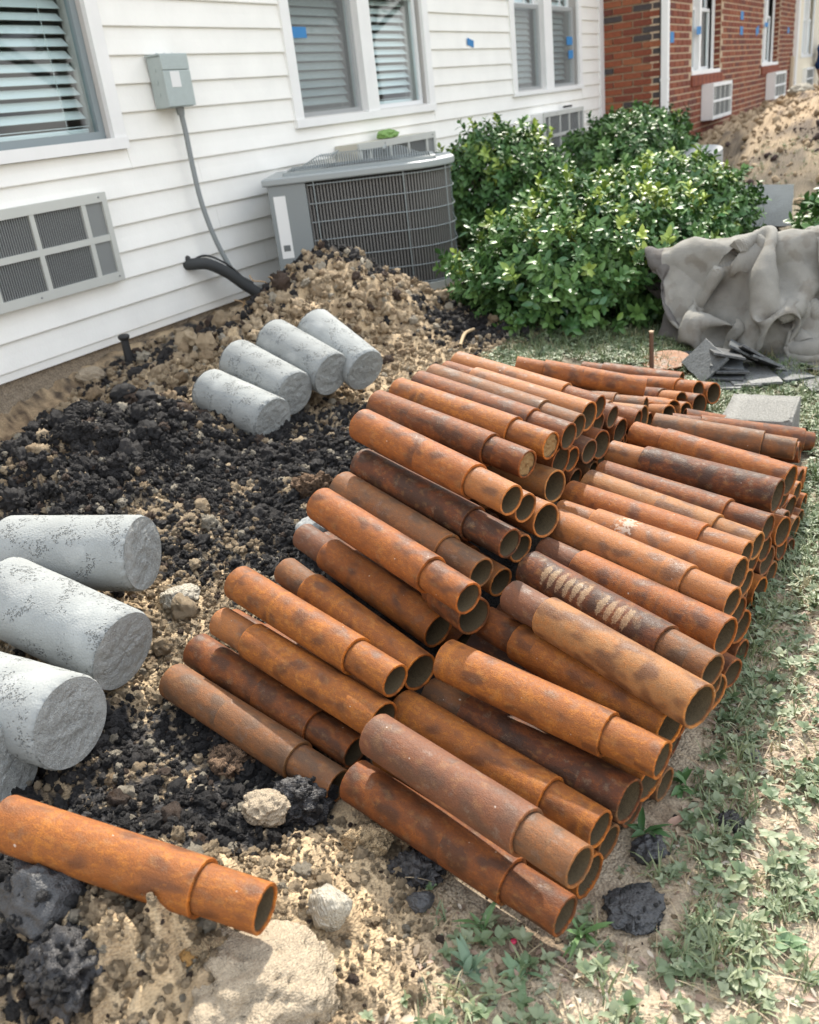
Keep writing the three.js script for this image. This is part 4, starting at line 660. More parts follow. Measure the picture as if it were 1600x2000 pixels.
// ---------------------------------------------------------------- rocks, clods
function rockGeo(r, seed, flat = 1, detail = 4, rough = 0.35, facet = 0.5) {
  let g = new THREE.IcosahedronGeometry(1, detail); g.deleteAttribute('uv'); g.deleteAttribute('normal'); g = mergeVertices(g, 1e-4);
  const p = g.attributes.position, uv = [], R = rng(seed * 91 + 5), planes = []; for (let i = 0; i < 9; i++) planes.push([V(R() - 0.5, R() - 0.5, R() - 0.5).normalize(), 0.62 + 0.3 * R()]);
  for (let i = 0; i < p.count; i++) {
    const v = V(p.getX(i), p.getY(i), p.getZ(i)); let k = 1 + rough * fbm3(v.x * 1.7 + seed, v.y * 1.7, v.z * 1.7, 5) + rough * 0.35 * (0.5 - Math.abs(n3(v.x * 5 + seed, v.y * 5, v.z * 5))) + rough * (r > 0.04 ? 0.12 : 0.2) * n3(v.x * 13, v.y * 13 + seed, v.z * 13);
    for (const [n, d] of planes) { const q = v.dot(n) * k; if (q > d) k -= facet * (q - d); }
    v.multiplyScalar(k * r); v.y *= flat; p.setXYZ(i, v.x, v.y, v.z); uv.push(v.x * 3.6 + v.y * 3.1, v.z * 3.6 - v.y * 2.7);
  }
  g.setAttribute('uv', new THREE.Float32BufferAttribute(uv, 2)); g.computeVertexNormals(); return g;
}
const mRock = {
  lime: new THREE.MeshStandardMaterial({ color: new THREE.Color().setRGB(0.42, 0.345, 0.25), map: soilMap, bumpMap: grit, bumpScale: 0.0035, roughness: 0.92 }), tan: new THREE.MeshStandardMaterial({ color: new THREE.Color().setRGB(0.46, 0.34, 0.20), map: soilMap, bumpMap: grit, bumpScale: 0.008, roughness: 0.95 }),
  white: new THREE.MeshStandardMaterial({ color: new THREE.Color().setRGB(0.48, 0.44, 0.36), map: soilMap, bumpMap: grit, bumpScale: 0.004, roughness: 0.85 }), clay: new THREE.MeshStandardMaterial({ color: new THREE.Color().setRGB(0.040, 0.038, 0.039), map: soilMap, bumpMap: grit, bumpScale: 0.003, roughness: 0.58 }),
  slateClay: new THREE.MeshStandardMaterial({ color: new THREE.Color().setRGB(0.052, 0.053, 0.056), map: soilMap, bumpMap: grit, bumpScale: 0.0015, roughness: 0.5 }), brown: new THREE.MeshStandardMaterial({ color: new THREE.Color().setRGB(0.20, 0.125, 0.075), map: soilMap, bumpMap: grit, bumpScale: 0.008, roughness: 0.95 }), greyBit: std([0.33, 0.345, 0.345], 0.9, { map: soilMap }), ochre: std([0.34, 0.19, 0.06], 0.9, { map: soilMap }),
};
const rocks = [ // label, x, z, radius, flat, material, lift, rough, category
  ['big pale limestone boulder in the bottom left foreground below the single pipe', 0.475, 2.645, 0.088, 0.52, 'lime', -0.012, 0.40, 'rock'], ['rounded tan limestone rock on the dark soil near the front pipe ends', 0.718, 2.475, 0.034, 0.72, 'lime', 0.028, 0.25, 'rock'],
  ['small angular white rock in the bottom foreground right of the boulder', 0.592, 2.675, 0.026, 1.0, 'white', 0.018, 0.3, 'rock'], ['white flinty rock beside the left concrete cylinders', 1.125, 1.935, 0.042, 0.55, 'white', 0.012, 0.4, 'rock'],
  ['large black clay lump in the bottom left corner in front of the single pipe', 0.452, 2.335, 0.060, 0.75, 'slateClay', 0.024, 0.42, 'soil lump'], ['crumbling black clay lump under the first one at the bottom left edge', 0.40, 2.43, 0.050, 0.8, 'clay', 0.0, 0.6, 'soil lump'], ['pale tan soil lump with an ochre patch between the black lump and the boulder', 0.490, 2.56, 0.036, 0.6, 'tan', -0.004, 0.5, 'soil lump'],
  ['dark brown soil lump behind the rounded tan rock at the pipe ends', 0.765, 2.50, 0.042, 0.8, 'clay', 0.016, 0.55, 'soil lump'], ['crumbly tan soil lump below the end of the nearest left stack pipe', 0.735, 2.64, 0.036, 0.75, 'tan', 0.014, 0.45, 'soil lump'], ['mixed grey soil lump beside the lowest right stack pipe', 0.715, 2.725, 0.032, 0.6, 'clay', 0.01, 0.6, 'soil lump'],
  ['flat cracked black clay slab on the grass in front of the right stack', 0.775, 3.0, 0.037, 0.34, 'slateClay', 0.008, 0.35, 'soil lump'], ['small black clay lump on the grass by the right stack pipe ends', 0.872, 2.99, 0.022, 0.8, 'slateClay', 0.010, 0.35, 'soil lump'], ['crumbled black soil bit further right on the grass', 0.972, 3.075, 0.017, 0.6, 'clay', 0.006, 0.5, 'soil lump'], ['small grey flat pebble on the pale dirt right of the pipes', 1.12, 3.075, 0.014, 0.45, 'slateClay', 0.004, 0.2, 'rock'],
  ['grey angular stone chip near the bottom of the front right pipe', 0.665, 2.76, 0.017, 0.5, 'slateClay', 0.004, 0.25, 'rock'], ['flat pale fieldstone against the foundation left of the sprinkler head', 2.55, 0.10, 0.066, 0.55, 'lime', 0.012, 0.2, 'rock'], ['tan soil lump on the slope right of the pit by the foundation', 2.15, 0.72, 0.05, 0.5, 'tan', 0.0, 0.5, 'soil lump'],
  ['black soil lump on top of the heap in front of the condenser', 3.52, 0.98, 0.055, 0.9, 'clay', 0.02, 0.6, 'soil lump'], ['dark soil lump between the cylinders and the left stack', 1.72, 1.86, 0.05, 0.75, 'brown', 0.012, 0.55, 'soil lump'], ['brown crusty soil lump on the slope above the left stack', 1.55, 2.02, 0.038, 0.8, 'clay', 0.02, 0.6, 'soil lump'],
  ['reddish brown soil lump in front of the lowest left stack pipe', 0.80, 2.33, 0.036, 0.7, 'brown', 0.004, 0.6, 'soil lump'], ['grey slab-like concrete piece standing behind the left stack', 1.445, 2.06, 0.042, 1.2, 'greyBit', 0.03, 0.2, 'rock'],
  ['pale rounded stone by the grey bucket-like block beyond the bushes', 8.9, 1.12, 0.13, 0.7, 'white', 0.15, 0.2, 'rock'], ['pale broken block on the far soil heap near the wall corner', 15.4, 1.2, 0.18, 0.5, 'white', 0.1, 0.3, 'rock']];
const crumbShape = rockGeo(1, 46, 0.85, 3, 0.9, 0.3);
rocks.forEach(([label, x, z, r, flat, mat, lift, rough, cat], i) => {
  const m = part(cat === 'rock' ? 'rock' : 'soil_lump', rockGeo(r, i * 3.1 + 1, flat, r > 0.03 ? 14 : 9, rough, mat === 'clay' ? 0.3 : 0.6), mRock[mat]); const [X, Z, k] = drop(x, z); m.position.set(X, groundY(X, Z) + lift * k, Z); m.scale.setScalar(k); m.rotation.y = i * 1.7; tag(m, label, cat);
  if (cat === 'soil lump') { // crumbs stuck to the lump
    const rr = rng(i + 300), vp = m.geometry.attributes.position, n = mat === 'slateClay' ? 50 : r > 0.04 ? 240 : 120, im = new THREE.InstancedMesh(crumbShape, mRock[mat], n), q = new THREE.Quaternion(), mt = new THREE.Matrix4();
    for (let k = 0; k < n; k++) { const o = Math.floor(rr() * vp.count), z2 = r * (0.05 + 0.13 * rr() * rr()); q.setFromEuler(new THREE.Euler(rr() * 6, rr() * 6, rr() * 6)); const low = vp.getY(o) < 0.25 * r || rr() < 0.35 ? 1 : 0.45; mt.compose(V(vp.getX(o), vp.getY(o), vp.getZ(o)), q, V(z2 * low, z2 * low, z2 * low)); im.setMatrixAt(k, mt); }
    im.name = 'crumbs'; im.userData.kind = 'stuff'; m.add(im);
  }
  if (label.includes('ochre')) { const o = part('ochre_patch', rockGeo(0.014, 99, 0.5, 8, 0.4), mRock.ochre, m); o.position.set(0.010, 0.013, 0.020); }
});
{ // loose crumbs and clods, nobody could count them
  const shapes = [0, 1, 2, 3].map((i) => rockGeo(1, 40 + i, 0.85, i < 2 ? 4 : 3, 0.95, 0.25)), N = [9000, 9000, 26000, 26000], R = rng(9), c = new THREE.Color(), q = new THREE.Quaternion(), e = new THREE.Euler(), mtx = new THREE.Matrix4();
  const mat = new THREE.MeshStandardMaterial({ roughness: 0.82, map: soilMap, bumpMap: grit, bumpScale: 0.003 });
  shapes.forEach((g, s) => {
    const im = new THREE.InstancedMesh(g, mat, N[s]); let k = 0, tries = 0;
    while (k < N[s] && tries++ < N[s] * 60) {
      const near = R() < 0.66, x = near ? 0.25 + R() * 1.9 : 1.5 + R() * 3.0, z = near ? 0.9 + R() * 2.2 : 0.1 + R() * 2.2;
      const sp = spill(x, z); if (R() > sp * sm(4.6, 3.6, x) + (z > 1.9 && x < 2.4 ? 0.22 : z > 1.9 ? 0.03 : 0)) continue;
      if (x > 0.9 && z > 2.2 && z < 2.98 && x < 2.8) continue; if (x > 0.80 && z > 2.5 && z < 2.93 && x <= 0.9) continue; // under the stacks
      const d = Math.hypot(x, z - 3.2, 0.9), y = groundY(x, z), m = mounds(x, z), u = R();
      let r = 0.0018 + 0.0042 * u * u + (R() < 0.13 ? 0.006 * R() : 0) + (R() < 0.02 ? 0.013 * R() : 0); if (z > 2.5) r *= 0.75; r *= (0.62 + 0.28 * d) * (0.95 + 0.45 * sm(0.02, 0.16, m)); if (sp < 0.4) r *= 0.6;
      const b = blackness(x, z) + (z > 2.45 ? 0.4 : 0.8) * (R() - 0.5), t = R();
      let col = b > 0.06 + 0.25 * sm(2.5, 2.75, z) ? mix3([0.022, 0.020, 0.020], [0.058, 0.052, 0.050], t * t) : mix3(z > 2.4 ? [0.46, 0.335, 0.20] : [0.36, 0.25, 0.145], [0.64, 0.50, 0.33], Math.sqrt(t)); if (R() < 0.06) col = [0.52, 0.46, 0.36]; if (R() < 0.05) col = [0.10, 0.065, 0.045];
      c.setRGB(...col); e.set(R() * 6, R() * 6, R() * 6); q.setFromEuler(e);
      mtx.compose(V(x, y + r * 0.25, z), q, V(r * (0.8 + 0.5 * R()), r * (0.7 + 0.5 * R()), r * (0.8 + 0.5 * R()))); im.setMatrixAt(k, mtx); im.setColorAt(k, c); k++;
    }
    im.count = k; im.name = numbered('soil_crumbs'); im.castShadow = im.receiveShadow = true; scene.add(im); tag(im, ['coarse crumbs of dug soil strewn over the mounds', 'tan and black soil crumbs scattered over the dug ground', 'fine soil crumbs covering the dug ground', 'small loose soil bits between the pipes and the wall'][s], 'soil', null, 'stuff');
  });
  // the far heap
  const g = rockGeo(1, 77, 0.8, 2, 0.5), im = new THREE.InstancedMesh(g, mat, 5000); let k = 0;
  while (k < 5000) { const x = 7.3 + R() * 8, z = 0.7 + R() * 3.6; if (R() > farDirt(x, z)) continue; const r = 0.008 + 0.035 * R() ** 4, t = R(); c.setRGB(...(fbm2(x * 2, z * 2, 3) + 0.6 * sm(10, 8.4, x) + 0.6 * (R() - 0.5) > 0.72 ? [0.075, 0.045, 0.038] : mix3([0.34, 0.24, 0.14], [0.52, 0.39, 0.25], t))); e.set(R() * 6, R() * 6, R() * 6); q.setFromEuler(e); mtx.compose(V(x, groundY(x, z) + r * 0.2, z), q, V(r, r * 0.8, r)); im.setMatrixAt(k, mtx); im.setColorAt(k++, c); }
  im.name = numbered('soil_crumbs'); scene.add(im); tag(im, 'lumps of brown soil on the far heap along the brick wall', 'soil', null, 'stuff');
}
{ // roots sticking out of the heap
  const R = rng(31), gs_ = []; for (let i = 0; i < 14; i++) { let p = [2.72 + R() * 0.35, 0, 0.60 + R() * 0.3]; p[1] = groundY(p[0], p[2]) - 0.01; const pts = [p.slice()]; let d = [R() - 0.6, 0.5 + R() * 0.4, R() - 0.3]; for (let k = 0; k < 5; k++) { d = d.map((v, j) => v * 0.8 + (R() - (j === 1 ? 0.62 : 0.5)) * 0.7); p = p.map((v, j) => v + d[j] * 0.035); p[1] = Math.max(p[1], groundY(p[0], p[2]) + 0.004); pts.push(p.slice()); } gs_.push(tubeOn(pts, 0.0016 + 0.0018 * R(), 24, 5)); }
  tag(part('roots', gs_, std([0.36, 0.24, 0.13], 0.9)), 'tangle of pale thin roots sticking out of the soil near the foundation', 'roots');
  const tw = part('twig', tubeOn([[3.02, groundY(3.02, 1.66) + 0.03, 1.66], [3.15, groundY(3.15, 1.62) + 0.045, 1.62], [3.27, groundY(3.27, 1.60) + 0.03, 1.60]], 0.007, 16, 6), std([0.42, 0.31, 0.18], 0.9)); tag(tw, 'broken twig lying on the soil edge in front of the large green bush', 'twig');
}
// ---------------------------------------------------------------- slates, block, rod, far blocks
{
  const mats = [[0.105, 0.115, 0.12], [0.075, 0.08, 0.085], [0.15, 0.155, 0.155], [0.20, 0.20, 0.195]].map((c) => new THREE.MeshStandardMaterial({ color: new THREE.Color().setRGB(...c), map: soilMap, bumpMap: grit, bumpScale: 0.0012, roughness: 0.5 }));
  const edge = std([0.34, 0.38, 0.38], 0.7);
  const slates = [ // x, y, z, width, length, yaw, tilt about own x, tilt about own z, tone, label
    [3.10, 0.014, 2.50, 0.17, 0.12, 0.3, 0.05, 0.03, 1, 'dark flat slate behind the round plate'], [2.955, 0.055, 2.60, 0.16, 0.11, 0.5, -0.75, 0.25, 0, 'slate leaning against the left side of the slate pile'], [2.985, 0.075, 2.655, 0.17, 0.10, 0.35, 0.25, -0.12, 1, 'uppermost slate bridging the top of the slate pile'],
    [2.975, 0.050, 2.665, 0.15, 0.10, 0.2, 0.15, 0.05, 0, 'slate in the middle of the slate pile, pale edge towards the pipes'], [2.96, 0.034, 2.67, 0.16, 0.10, 0.4, 0.08, -0.05, 1, 'slate low in the middle of the slate pile'], [2.95, 0.022, 2.68, 0.17, 0.10, 0.1, 0.04, 0.02, 1, 'lowest slate in the middle of the slate pile'],
    [3.03, 0.058, 2.735, 0.16, 0.11, 0.2, 0.55, -0.35, 1, 'dark slate leaning on the right side of the slate pile'], [3.06, 0.066, 2.70, 0.15, 0.10, 0.1, 0.5, -0.15, 0, 'second leaning slate on the right side of the slate pile'], [3.02, 0.04, 2.765, 0.15, 0.10, 0.3, 0.42, -0.3, 0, 'slate propped at the lower right of the slate pile'],
    [2.87, 0.010, 2.685, 0.13, 0.085, 0.25, 0.05, 0.02, 2, 'pale slate lying flat in front of the slate pile, nearest the block'], [2.895, 0.016, 2.73, 0.13, 0.085, 0.45, 0.06, 0.04, 3, 'brightest slate overlapping the pale one in front of the pile'], [2.925, 0.020, 2.775, 0.15, 0.10, 0.5, 0.05, 0.06, 2, 'broad pale slate right of the brightest one'],
    [2.99, 0.012, 2.85, 0.15, 0.10, 0.7, 0.04, 0.02, 0, 'slate lying flat in the grass right of the pile'], [2.90, 0.010, 2.955, 0.13, 0.09, 0.5, 0.02, 0.05, 1, 'dark slate in the grass at the right picture edge']];
  for (const [x, y, z, w, l, yaw, tx, tz, tone, label] of slates) {
    const R = rng(Math.round(x * 999 + z * 777)), s = new THREE.Shape(), c = [[-w / 2, -l / 2], [w / 2, -l / 2], [w / 2, l / 2], [-w / 2, l / 2]], pts = [];
    c.forEach(([a, b], i) => { const [e, f] = c[(i + 1) % 4]; for (let k = 0; k < 5; k++) pts.push(new THREE.Vector2(lerp(a, e, k / 5) + (R() - 0.5) * 0.004, lerp(b, f, k / 5) + (R() - 0.5) * 0.004)); }); s.setFromPoints(pts);
    const g = new THREE.ExtrudeGeometry(s, { depth: 0.006, bevelEnabled: true, bevelSize: 0.001, bevelThickness: 0.001, bevelSegments: 1 }).rotateX(-Math.PI / 2);
    const m = part('slate_tile', g, mats[tone]); const [X, Z, k] = drop(x, z); m.position.set(X, mounds(X, Z) + fall(X, Z) + (y + 0.004) * k, Z); m.scale.setScalar(k); m.rotation.set(tx, yaw, tz, 'YXZ'); tag(m, label, 'slate', 'slate pieces in the pile by the concrete block');
  }
  const pl = part('round_plate', new THREE.LatheGeometry([[0, 0.008], [0.083, 0.008], [0.085, 0.006], [0.085, 0], [0, 0]].map((q) => new THREE.Vector2(...q)).reverse(), 48), rust[8]); pl.geometry.setAttribute('color', new THREE.Float32BufferAttribute(new Array(pl.geometry.attributes.position.count * 3).fill(1.25), 3)); { const [X, Z, k] = drop(3.075, 2.44); pl.position.set(X, fall(X, Z) + 0.02, Z); pl.scale.setScalar(k); } pl.rotation.z = 0.12; tag(pl, 'round flat rusty grey steel plate lying behind the upright rod', 'plate');
  const rod = thing('steel_rod', 'short rusty steel rod standing upright behind the left stack', 'rod', [2.945, 0, 2.425]); part('shaft', new THREE.CylinderGeometry(0.0075, 0.008, 0.17, 14).translate(0, 0.072, 0).rotateZ(0.03), std([0.13, 0.07, 0.04], 0.7, { map: soilMap }), rod); part('cut_top', new THREE.CylinderGeometry(0.0082, 0.0075, 0.006, 14).translate(-0.0047, 0.159, 0), std([0.45, 0.33, 0.22], 0.8), rod);
  { const [X, Z, k] = drop(2.945, 2.425); rod.position.set(X, fall(X, Z), Z); rod.scale.setScalar(k); }
  const chip = part('wood_chip', rbox(0.07, 0.006, 0.02, 0.002), std([0.42, 0.14, 0.03], 0.8)); { const [X, Z] = drop(3.13, 2.405); chip.position.set(X, groundY(X, Z) + 0.012, Z); } chip.rotation.y = 0.5; tag(chip, 'small orange chip in the grass left of the round plate', 'chip');
  // concrete block with a broken corner
  const t = thing('concrete_block', 'rectangular concrete block with a chipped corner on the grass behind the right stack', 'concrete block', [2.395, 0.0, 2.868], 0.03);
  { const [X, Z, k] = drop(2.395, 2.868); t.position.set(X, fall(X, Z), Z); t.scale.setScalar(k); }
  const g = new THREE.BoxGeometry(0.215, 0.105, 0.175, 44, 22, 36), p = g.attributes.position;
  for (let i = 0; i < p.count; i++) { const v = V(p.getX(i), p.getY(i), p.getZ(i)); const c = v.z * 0.9 - v.x * 0.75 + v.y * 0.45 - 0.158 + 0.012 * n3(v.x * 30, v.y * 30, v.z * 30); if (c > 0) v.addScaledVector(V(-0.75, 0.45, 0.9).normalize(), -c * 0.75); const edge = Math.max(Math.abs(v.y) / 0.0525, 0) > 0.93 && (Math.abs(v.x) > 0.1 || Math.abs(v.z) > 0.08) ? 1 : 0; v.addScaledVector(v.clone().normalize(), 0.0018 * fbm3(v.x * 60, v.y * 60, v.z * 60, 3) - edge * (0.002 + 0.003 * Math.max(0, n3(v.x * 40, v.y * 40, v.z * 40)))); p.setXYZ(i, v.x, v.y + 0.052, v.z); }
  g.computeVertexNormals(); part('block', g, new THREE.MeshStandardMaterial({ color: new THREE.Color().setRGB(0.36, 0.355, 0.33), map: soilMap, bumpMap: grit, bumpScale: 0.006, roughness: 0.95 }), t);
  // grey blocks beyond the bushes
  const bm = new THREE.MeshStandardMaterial({ color: new THREE.Color().setRGB(0.42, 0.43, 0.43), map: soilMap, roughness: 0.9 });
  const a = part('grey_block', rockishBox(0.34, 0.24, 0.30, 3), bm); a.position.set(6.1, 0.12, 2.22); a.rotation.set(0.1, 0.5, -0.25); tag(a, 'tilted grey concrete block lying between the bushes and the far soil heap', 'concrete block');
  const b = part('concrete_cylinder', new THREE.CylinderGeometry(0.15, 0.15, 0.36, 32).rotateZ(0.2), bm); b.position.set(7.6, 0.20, 1.55); tag(b, 'upright pale grey cylinder beyond the large bush at the foot of the far soil heap', 'concrete cylinder');
  const hose = part('hose', tubeOn([[8.3, 0.30, 1.0], [8.1, 0.46, 1.05], [8.05, 0.40, 1.2], [7.9, 0.22, 1.4]], 0.012, 24, 6), M.black); tag(hose, 'thin black hose arching down behind the large bush near the brick wall', 'hose');
  const sack = part('paper_scrap', rockGeo(0.2, 55, 0.35, 4, 0.3), M.paper); sack.position.set(17.2, groundY(17.2, 1.5) + 0.12, 1.5); tag(sack, 'white scrap on the far soil near the bent-over person', 'scrap');
}
function rockishBox(w, h, d, seed) { const g = new THREE.BoxGeometry(w, h, d, 14, 10, 12), p = g.attributes.position; for (let i = 0; i < p.count; i++) { const v = V(p.getX(i), p.getY(i), p.getZ(i)); const k = 1 + 0.05 * fbm3(v.x * 8 + seed, v.y * 8, v.z * 8, 3) - 0.06 * Math.max(0, v.length() / (0.5 * Math.hypot(w, h, d)) - 0.85); p.setXYZ(i, v.x * k, v.y * k, v.z * k); } g.computeVertexNormals(); return g; }
// ---------------------------------------------------------------- grey canvas heap
{
  const t = thing('canvas_tarp', 'crumpled grey canvas tarp heaped on the grass at the right edge', 'tarp', [3.64, 0, 2.86]);
  { const [X, Z, k] = drop(3.46, 2.66); t.position.set(X, fall(X, Z) - 0.01, Z); t.scale.setScalar(k); }
  // a sheet let fall over a low heap until its folds settle; sx along z (left to right in view), sy across
  const nu = 132, nv = 118, W = 1.9, H = 1.22, n = nu * nv, P = new Float64Array(n * 3), Q = new Float64Array(n * 3), du = W / (nu - 1), dv = H / (nv - 1), R = rng(64);
  for (let j = 0; j < nv; j++) for (let i = 0; i < nu; i++) {
    const k = (j * nu + i) * 3, u = i / (nu - 1), v = j / (nv - 1), wv = 0.11 * n2(u * 4.2 + 1, v * 4.2) + 0.05 * n2(u * 9 + 5, v * 9);
    P[k] = (v - 0.52) * H * 0.36 + 0.07 * n2(u * 4, v * 4 + 3); P[k + 1] = 0.50 + 2.0 * wv; P[k + 2] = (u - 0.27) * W * 0.50 + 0.07 * n2(u * 4 + 8, v * 4);
  }
  Q.set(P);
  const caps = [[[0.0, 0.275, -0.47], [0.0, 0.30, -0.25], 0.060], [[0.0, 0.29, -0.25], [-0.02, 0.315, 0.12], 0.085], [[-0.02, 0.315, 0.12], [0.05, 0.25, 0.45], 0.085], [[0.02, 0.10, -0.14], [0.04, 0.12, 0.34], 0.165], [[-0.12, 0.05, 0.05], [-0.08, 0.05, 0.36], 0.11]];
  const links = []; const L = (a, b, d, s) => links.push(a, b, d, s);
  for (let j = 0; j < nv; j++) for (let i = 0; i < nu; i++) { const k = j * nu + i; if (i + 1 < nu) L(k, k + 1, du, 1); if (j + 1 < nv) L(k, k + nu, dv, 1); if (i + 1 < nu && j + 1 < nv) { L(k, k + nu + 1, Math.hypot(du, dv), 0.6); L(k + 1, k + nu, Math.hypot(du, dv), 0.6); } if (i + 4 < nu) L(k, k + 4, 4 * du, 0.16); if (j + 4 < nv) L(k, k + 4 * nu, 4 * dv, 0.16); }
  for (let it = 0; it < 150; it++) {
    for (let k = 0; k < n; k++) { const o = k * 3; for (let q = 0; q < 3; q++) { const v = (P[o + q] - Q[o + q]) * 0.90; Q[o + q] = P[o + q]; P[o + q] += v - (q === 1 ? 0.00042 : 0); } }
    for (let r = 0; r < 9; r++) for (let l = 0; l < links.length; l += 4) {
      const a = links[l] * 3, b = links[l + 1] * 3, dx = P[b] - P[a], dy = P[b + 1] - P[a + 1], dz = P[b + 2] - P[a + 2], d = Math.sqrt(dx * dx + dy * dy + dz * dz) + 1e-9, m = 0.5 * links[l + 3] * (d - links[l + 2]) / d;
      P[a] += dx * m; P[a + 1] += dy * m; P[a + 2] += dz * m; P[b] -= dx * m; P[b + 1] -= dy * m; P[b + 2] -= dz * m;
    }
    for (let k = 0; k < n; k++) { const o = k * 3; 
      for (const [A, B, r] of caps) { const bx = B[0] - A[0], by = B[1] - A[1], bz = B[2] - A[2], h = clamp(((P[o] - A[0]) * bx + (P[o + 1] - A[1]) * by + (P[o + 2] - A[2]) * bz) / (bx * bx + by * by + bz * bz)), ex = P[o] - A[0] - bx * h, ey = P[o + 1] - A[1] - by * h, ez = P[o + 2] - A[2] - bz * h, d = Math.hypot(ex, ey, ez); if (d < r) { const m = r / d; P[o] = A[0] + bx * h + ex * m; P[o + 1] = A[1] + by * h + ey * m; P[o + 2] = A[2] + bz * h + ez * m; Q[o] = lerp(Q[o], P[o], 0.6); Q[o + 1] = lerp(Q[o + 1], P[o + 1], 0.6); Q[o + 2] = lerp(Q[o + 2], P[o + 2], 0.6); } }
      if (P[o + 1] < 0.008) { P[o + 1] = 0.008; Q[o] = lerp(Q[o], P[o], 0.7); Q[o + 2] = lerp(Q[o + 2], P[o + 2], 0.7); } }
  }
  const FOLDS = Array.from({ length: 9 }, (_, i) => { const g = -0.7 + 2.4 * R(); return [Math.cos(g), Math.sin(g), [1.6, 2.1, 2.6, 3.1, 3.7, 4.4, 5.3, 6.6, 8][i], R() * 5]; });
  const sheet = (i0, i1, mat, name) => { // a slice of the settled sheet, refined twice so that folds stay smooth
    const S = 3, at = (i, j, q) => { // Catmull-Rom in both directions
      const cr = (a, b, c, d, f) => b + 0.5 * f * (c - a + f * (2 * a - 5 * b + 4 * c - d + f * (3 * (b - c) + d - a)));
      const ii = Math.min(Math.floor(i), nu - 2), jj = Math.min(Math.floor(j), nv - 2), fi = i - ii, fj = j - jj, g = (x, y) => P[(clamp(y, 0, nv - 1) * nu + clamp(x, 0, nu - 1)) * 3 + q];
      const row = (y) => cr(g(ii - 1, y), g(ii, y), g(ii + 1, y), g(ii + 2, y), fi); return cr(row(jj - 1), row(jj), row(jj + 1), row(jj + 2), fj);
    };
    const pos = [], uv = [], idx = [], mu = (i1 - i0) * S + 1, mv = (nv - 1) * S + 1;
    for (let j = 0; j < mv; j++) for (let i = 0; i < mu; i++) { const a = i0 + i / S, b = j / S; pos.push(at(a, b, 0), at(a, b, 1), at(a, b, 2)); uv.push(a * du * 1.5, b * dv * 1.5); if (i < mu - 1 && j < mv - 1) { const k = j * mu + i; idx.push(k, k + 1, k + mu, k + 1, k + mu + 1, k + mu); } }
    const g = new THREE.BufferGeometry(); g.setAttribute('position', new THREE.Float32BufferAttribute(pos, 3)); g.setAttribute('uv', new THREE.Float32BufferAttribute(uv, 2)); g.setIndex(idx); g.computeVertexNormals();
    // wrinkles that run across the folds
    const gp = g.attributes.position, gn = g.attributes.normal, cz = (x, y) => { const r = 1 - Math.abs(n2(x, y)); return r * r; };
    for (let j = 0; j < mv; j++) for (let i = 0; i < mu; i++) { const k = j * mu + i, a = (i0 + i / S) * du, b = (j / S) * dv, wob = 0.3 * n2(a * 3, b * 3); let d = 0.002 * n2(a * 14, b * 14); for (const [nx, ny, fr, ph] of FOLDS) { const q = (nx * a + ny * b) * fr + ph + 0.22 * n2(a * 1.7 + ph, b * 1.7), tri = Math.abs(q - Math.floor(q) - 0.5) - 0.25, m = sm(-0.25, 0.45, n2(a * 1.4 + ph * 3, b * 1.4 - ph)); d += 0.14 / fr * tri * m; } gp.setXYZ(k, gp.getX(k) + gn.getX(k) * d, Math.max(0.006, gp.getY(k) + gn.getY(k) * d), gp.getZ(k) + gn.getZ(k) * d); }
    return part(name, toCreasedNormals(g, 0.28), mat, t);
  };
  const canvasMap = dataTex(512, 512, (u, v, c) => { const a = tile(u, v, 3, 4), b = tile(u + 0.4, v, 10, 4), w = tile(u, v, 120, 2); const k = 1 + 0.16 * a + 0.10 * b + 0.10 * w, s = sm(0.18, 0.42, tile(u + 0.2, v + 0.6, 5, 4)); c[0] = 0.225 * k - 0.04 * s; c[1] = 0.215 * k - 0.045 * s; c[2] = 0.188 * k - 0.045 * s; }, true);
  const cm = (k) => new THREE.MeshStandardMaterial({ color: new THREE.Color().setRGB(...k), roughness: 0.92, map: canvasMap, bumpMap: grit, bumpScale: 0.0005, side: THREE.DoubleSide });
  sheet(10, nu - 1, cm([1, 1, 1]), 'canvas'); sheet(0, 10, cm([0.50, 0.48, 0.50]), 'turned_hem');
  const flat = []; { const m = 30, pos = [], uv = [], idx = []; for (let j = 0; j <= m; j++) for (let i = 0; i <= m; i++) { const u = i / m, v = j / m, x = -0.48 + 0.30 * u + 0.10 * v, z = -0.12 + 0.52 * v - 0.13 * (1 - u); pos.push(x, 0.014 + 0.012 * n2(x * 9, z * 9), z); uv.push(u, v); if (i < m && j < m) { const k = j * (m + 1) + i; idx.push(k, k + 1, k + m + 1, k + 1, k + m + 2, k + m + 1); } } const g = new THREE.BufferGeometry(); g.setAttribute('position', new THREE.Float32BufferAttribute(pos, 3)); g.setAttribute('uv', new THREE.Float32BufferAttribute(uv, 2)); g.setIndex(idx); g.computeVertexNormals(); part('trailing_flap', g, cm([0.62, 0.64, 0.68]), t); }
}
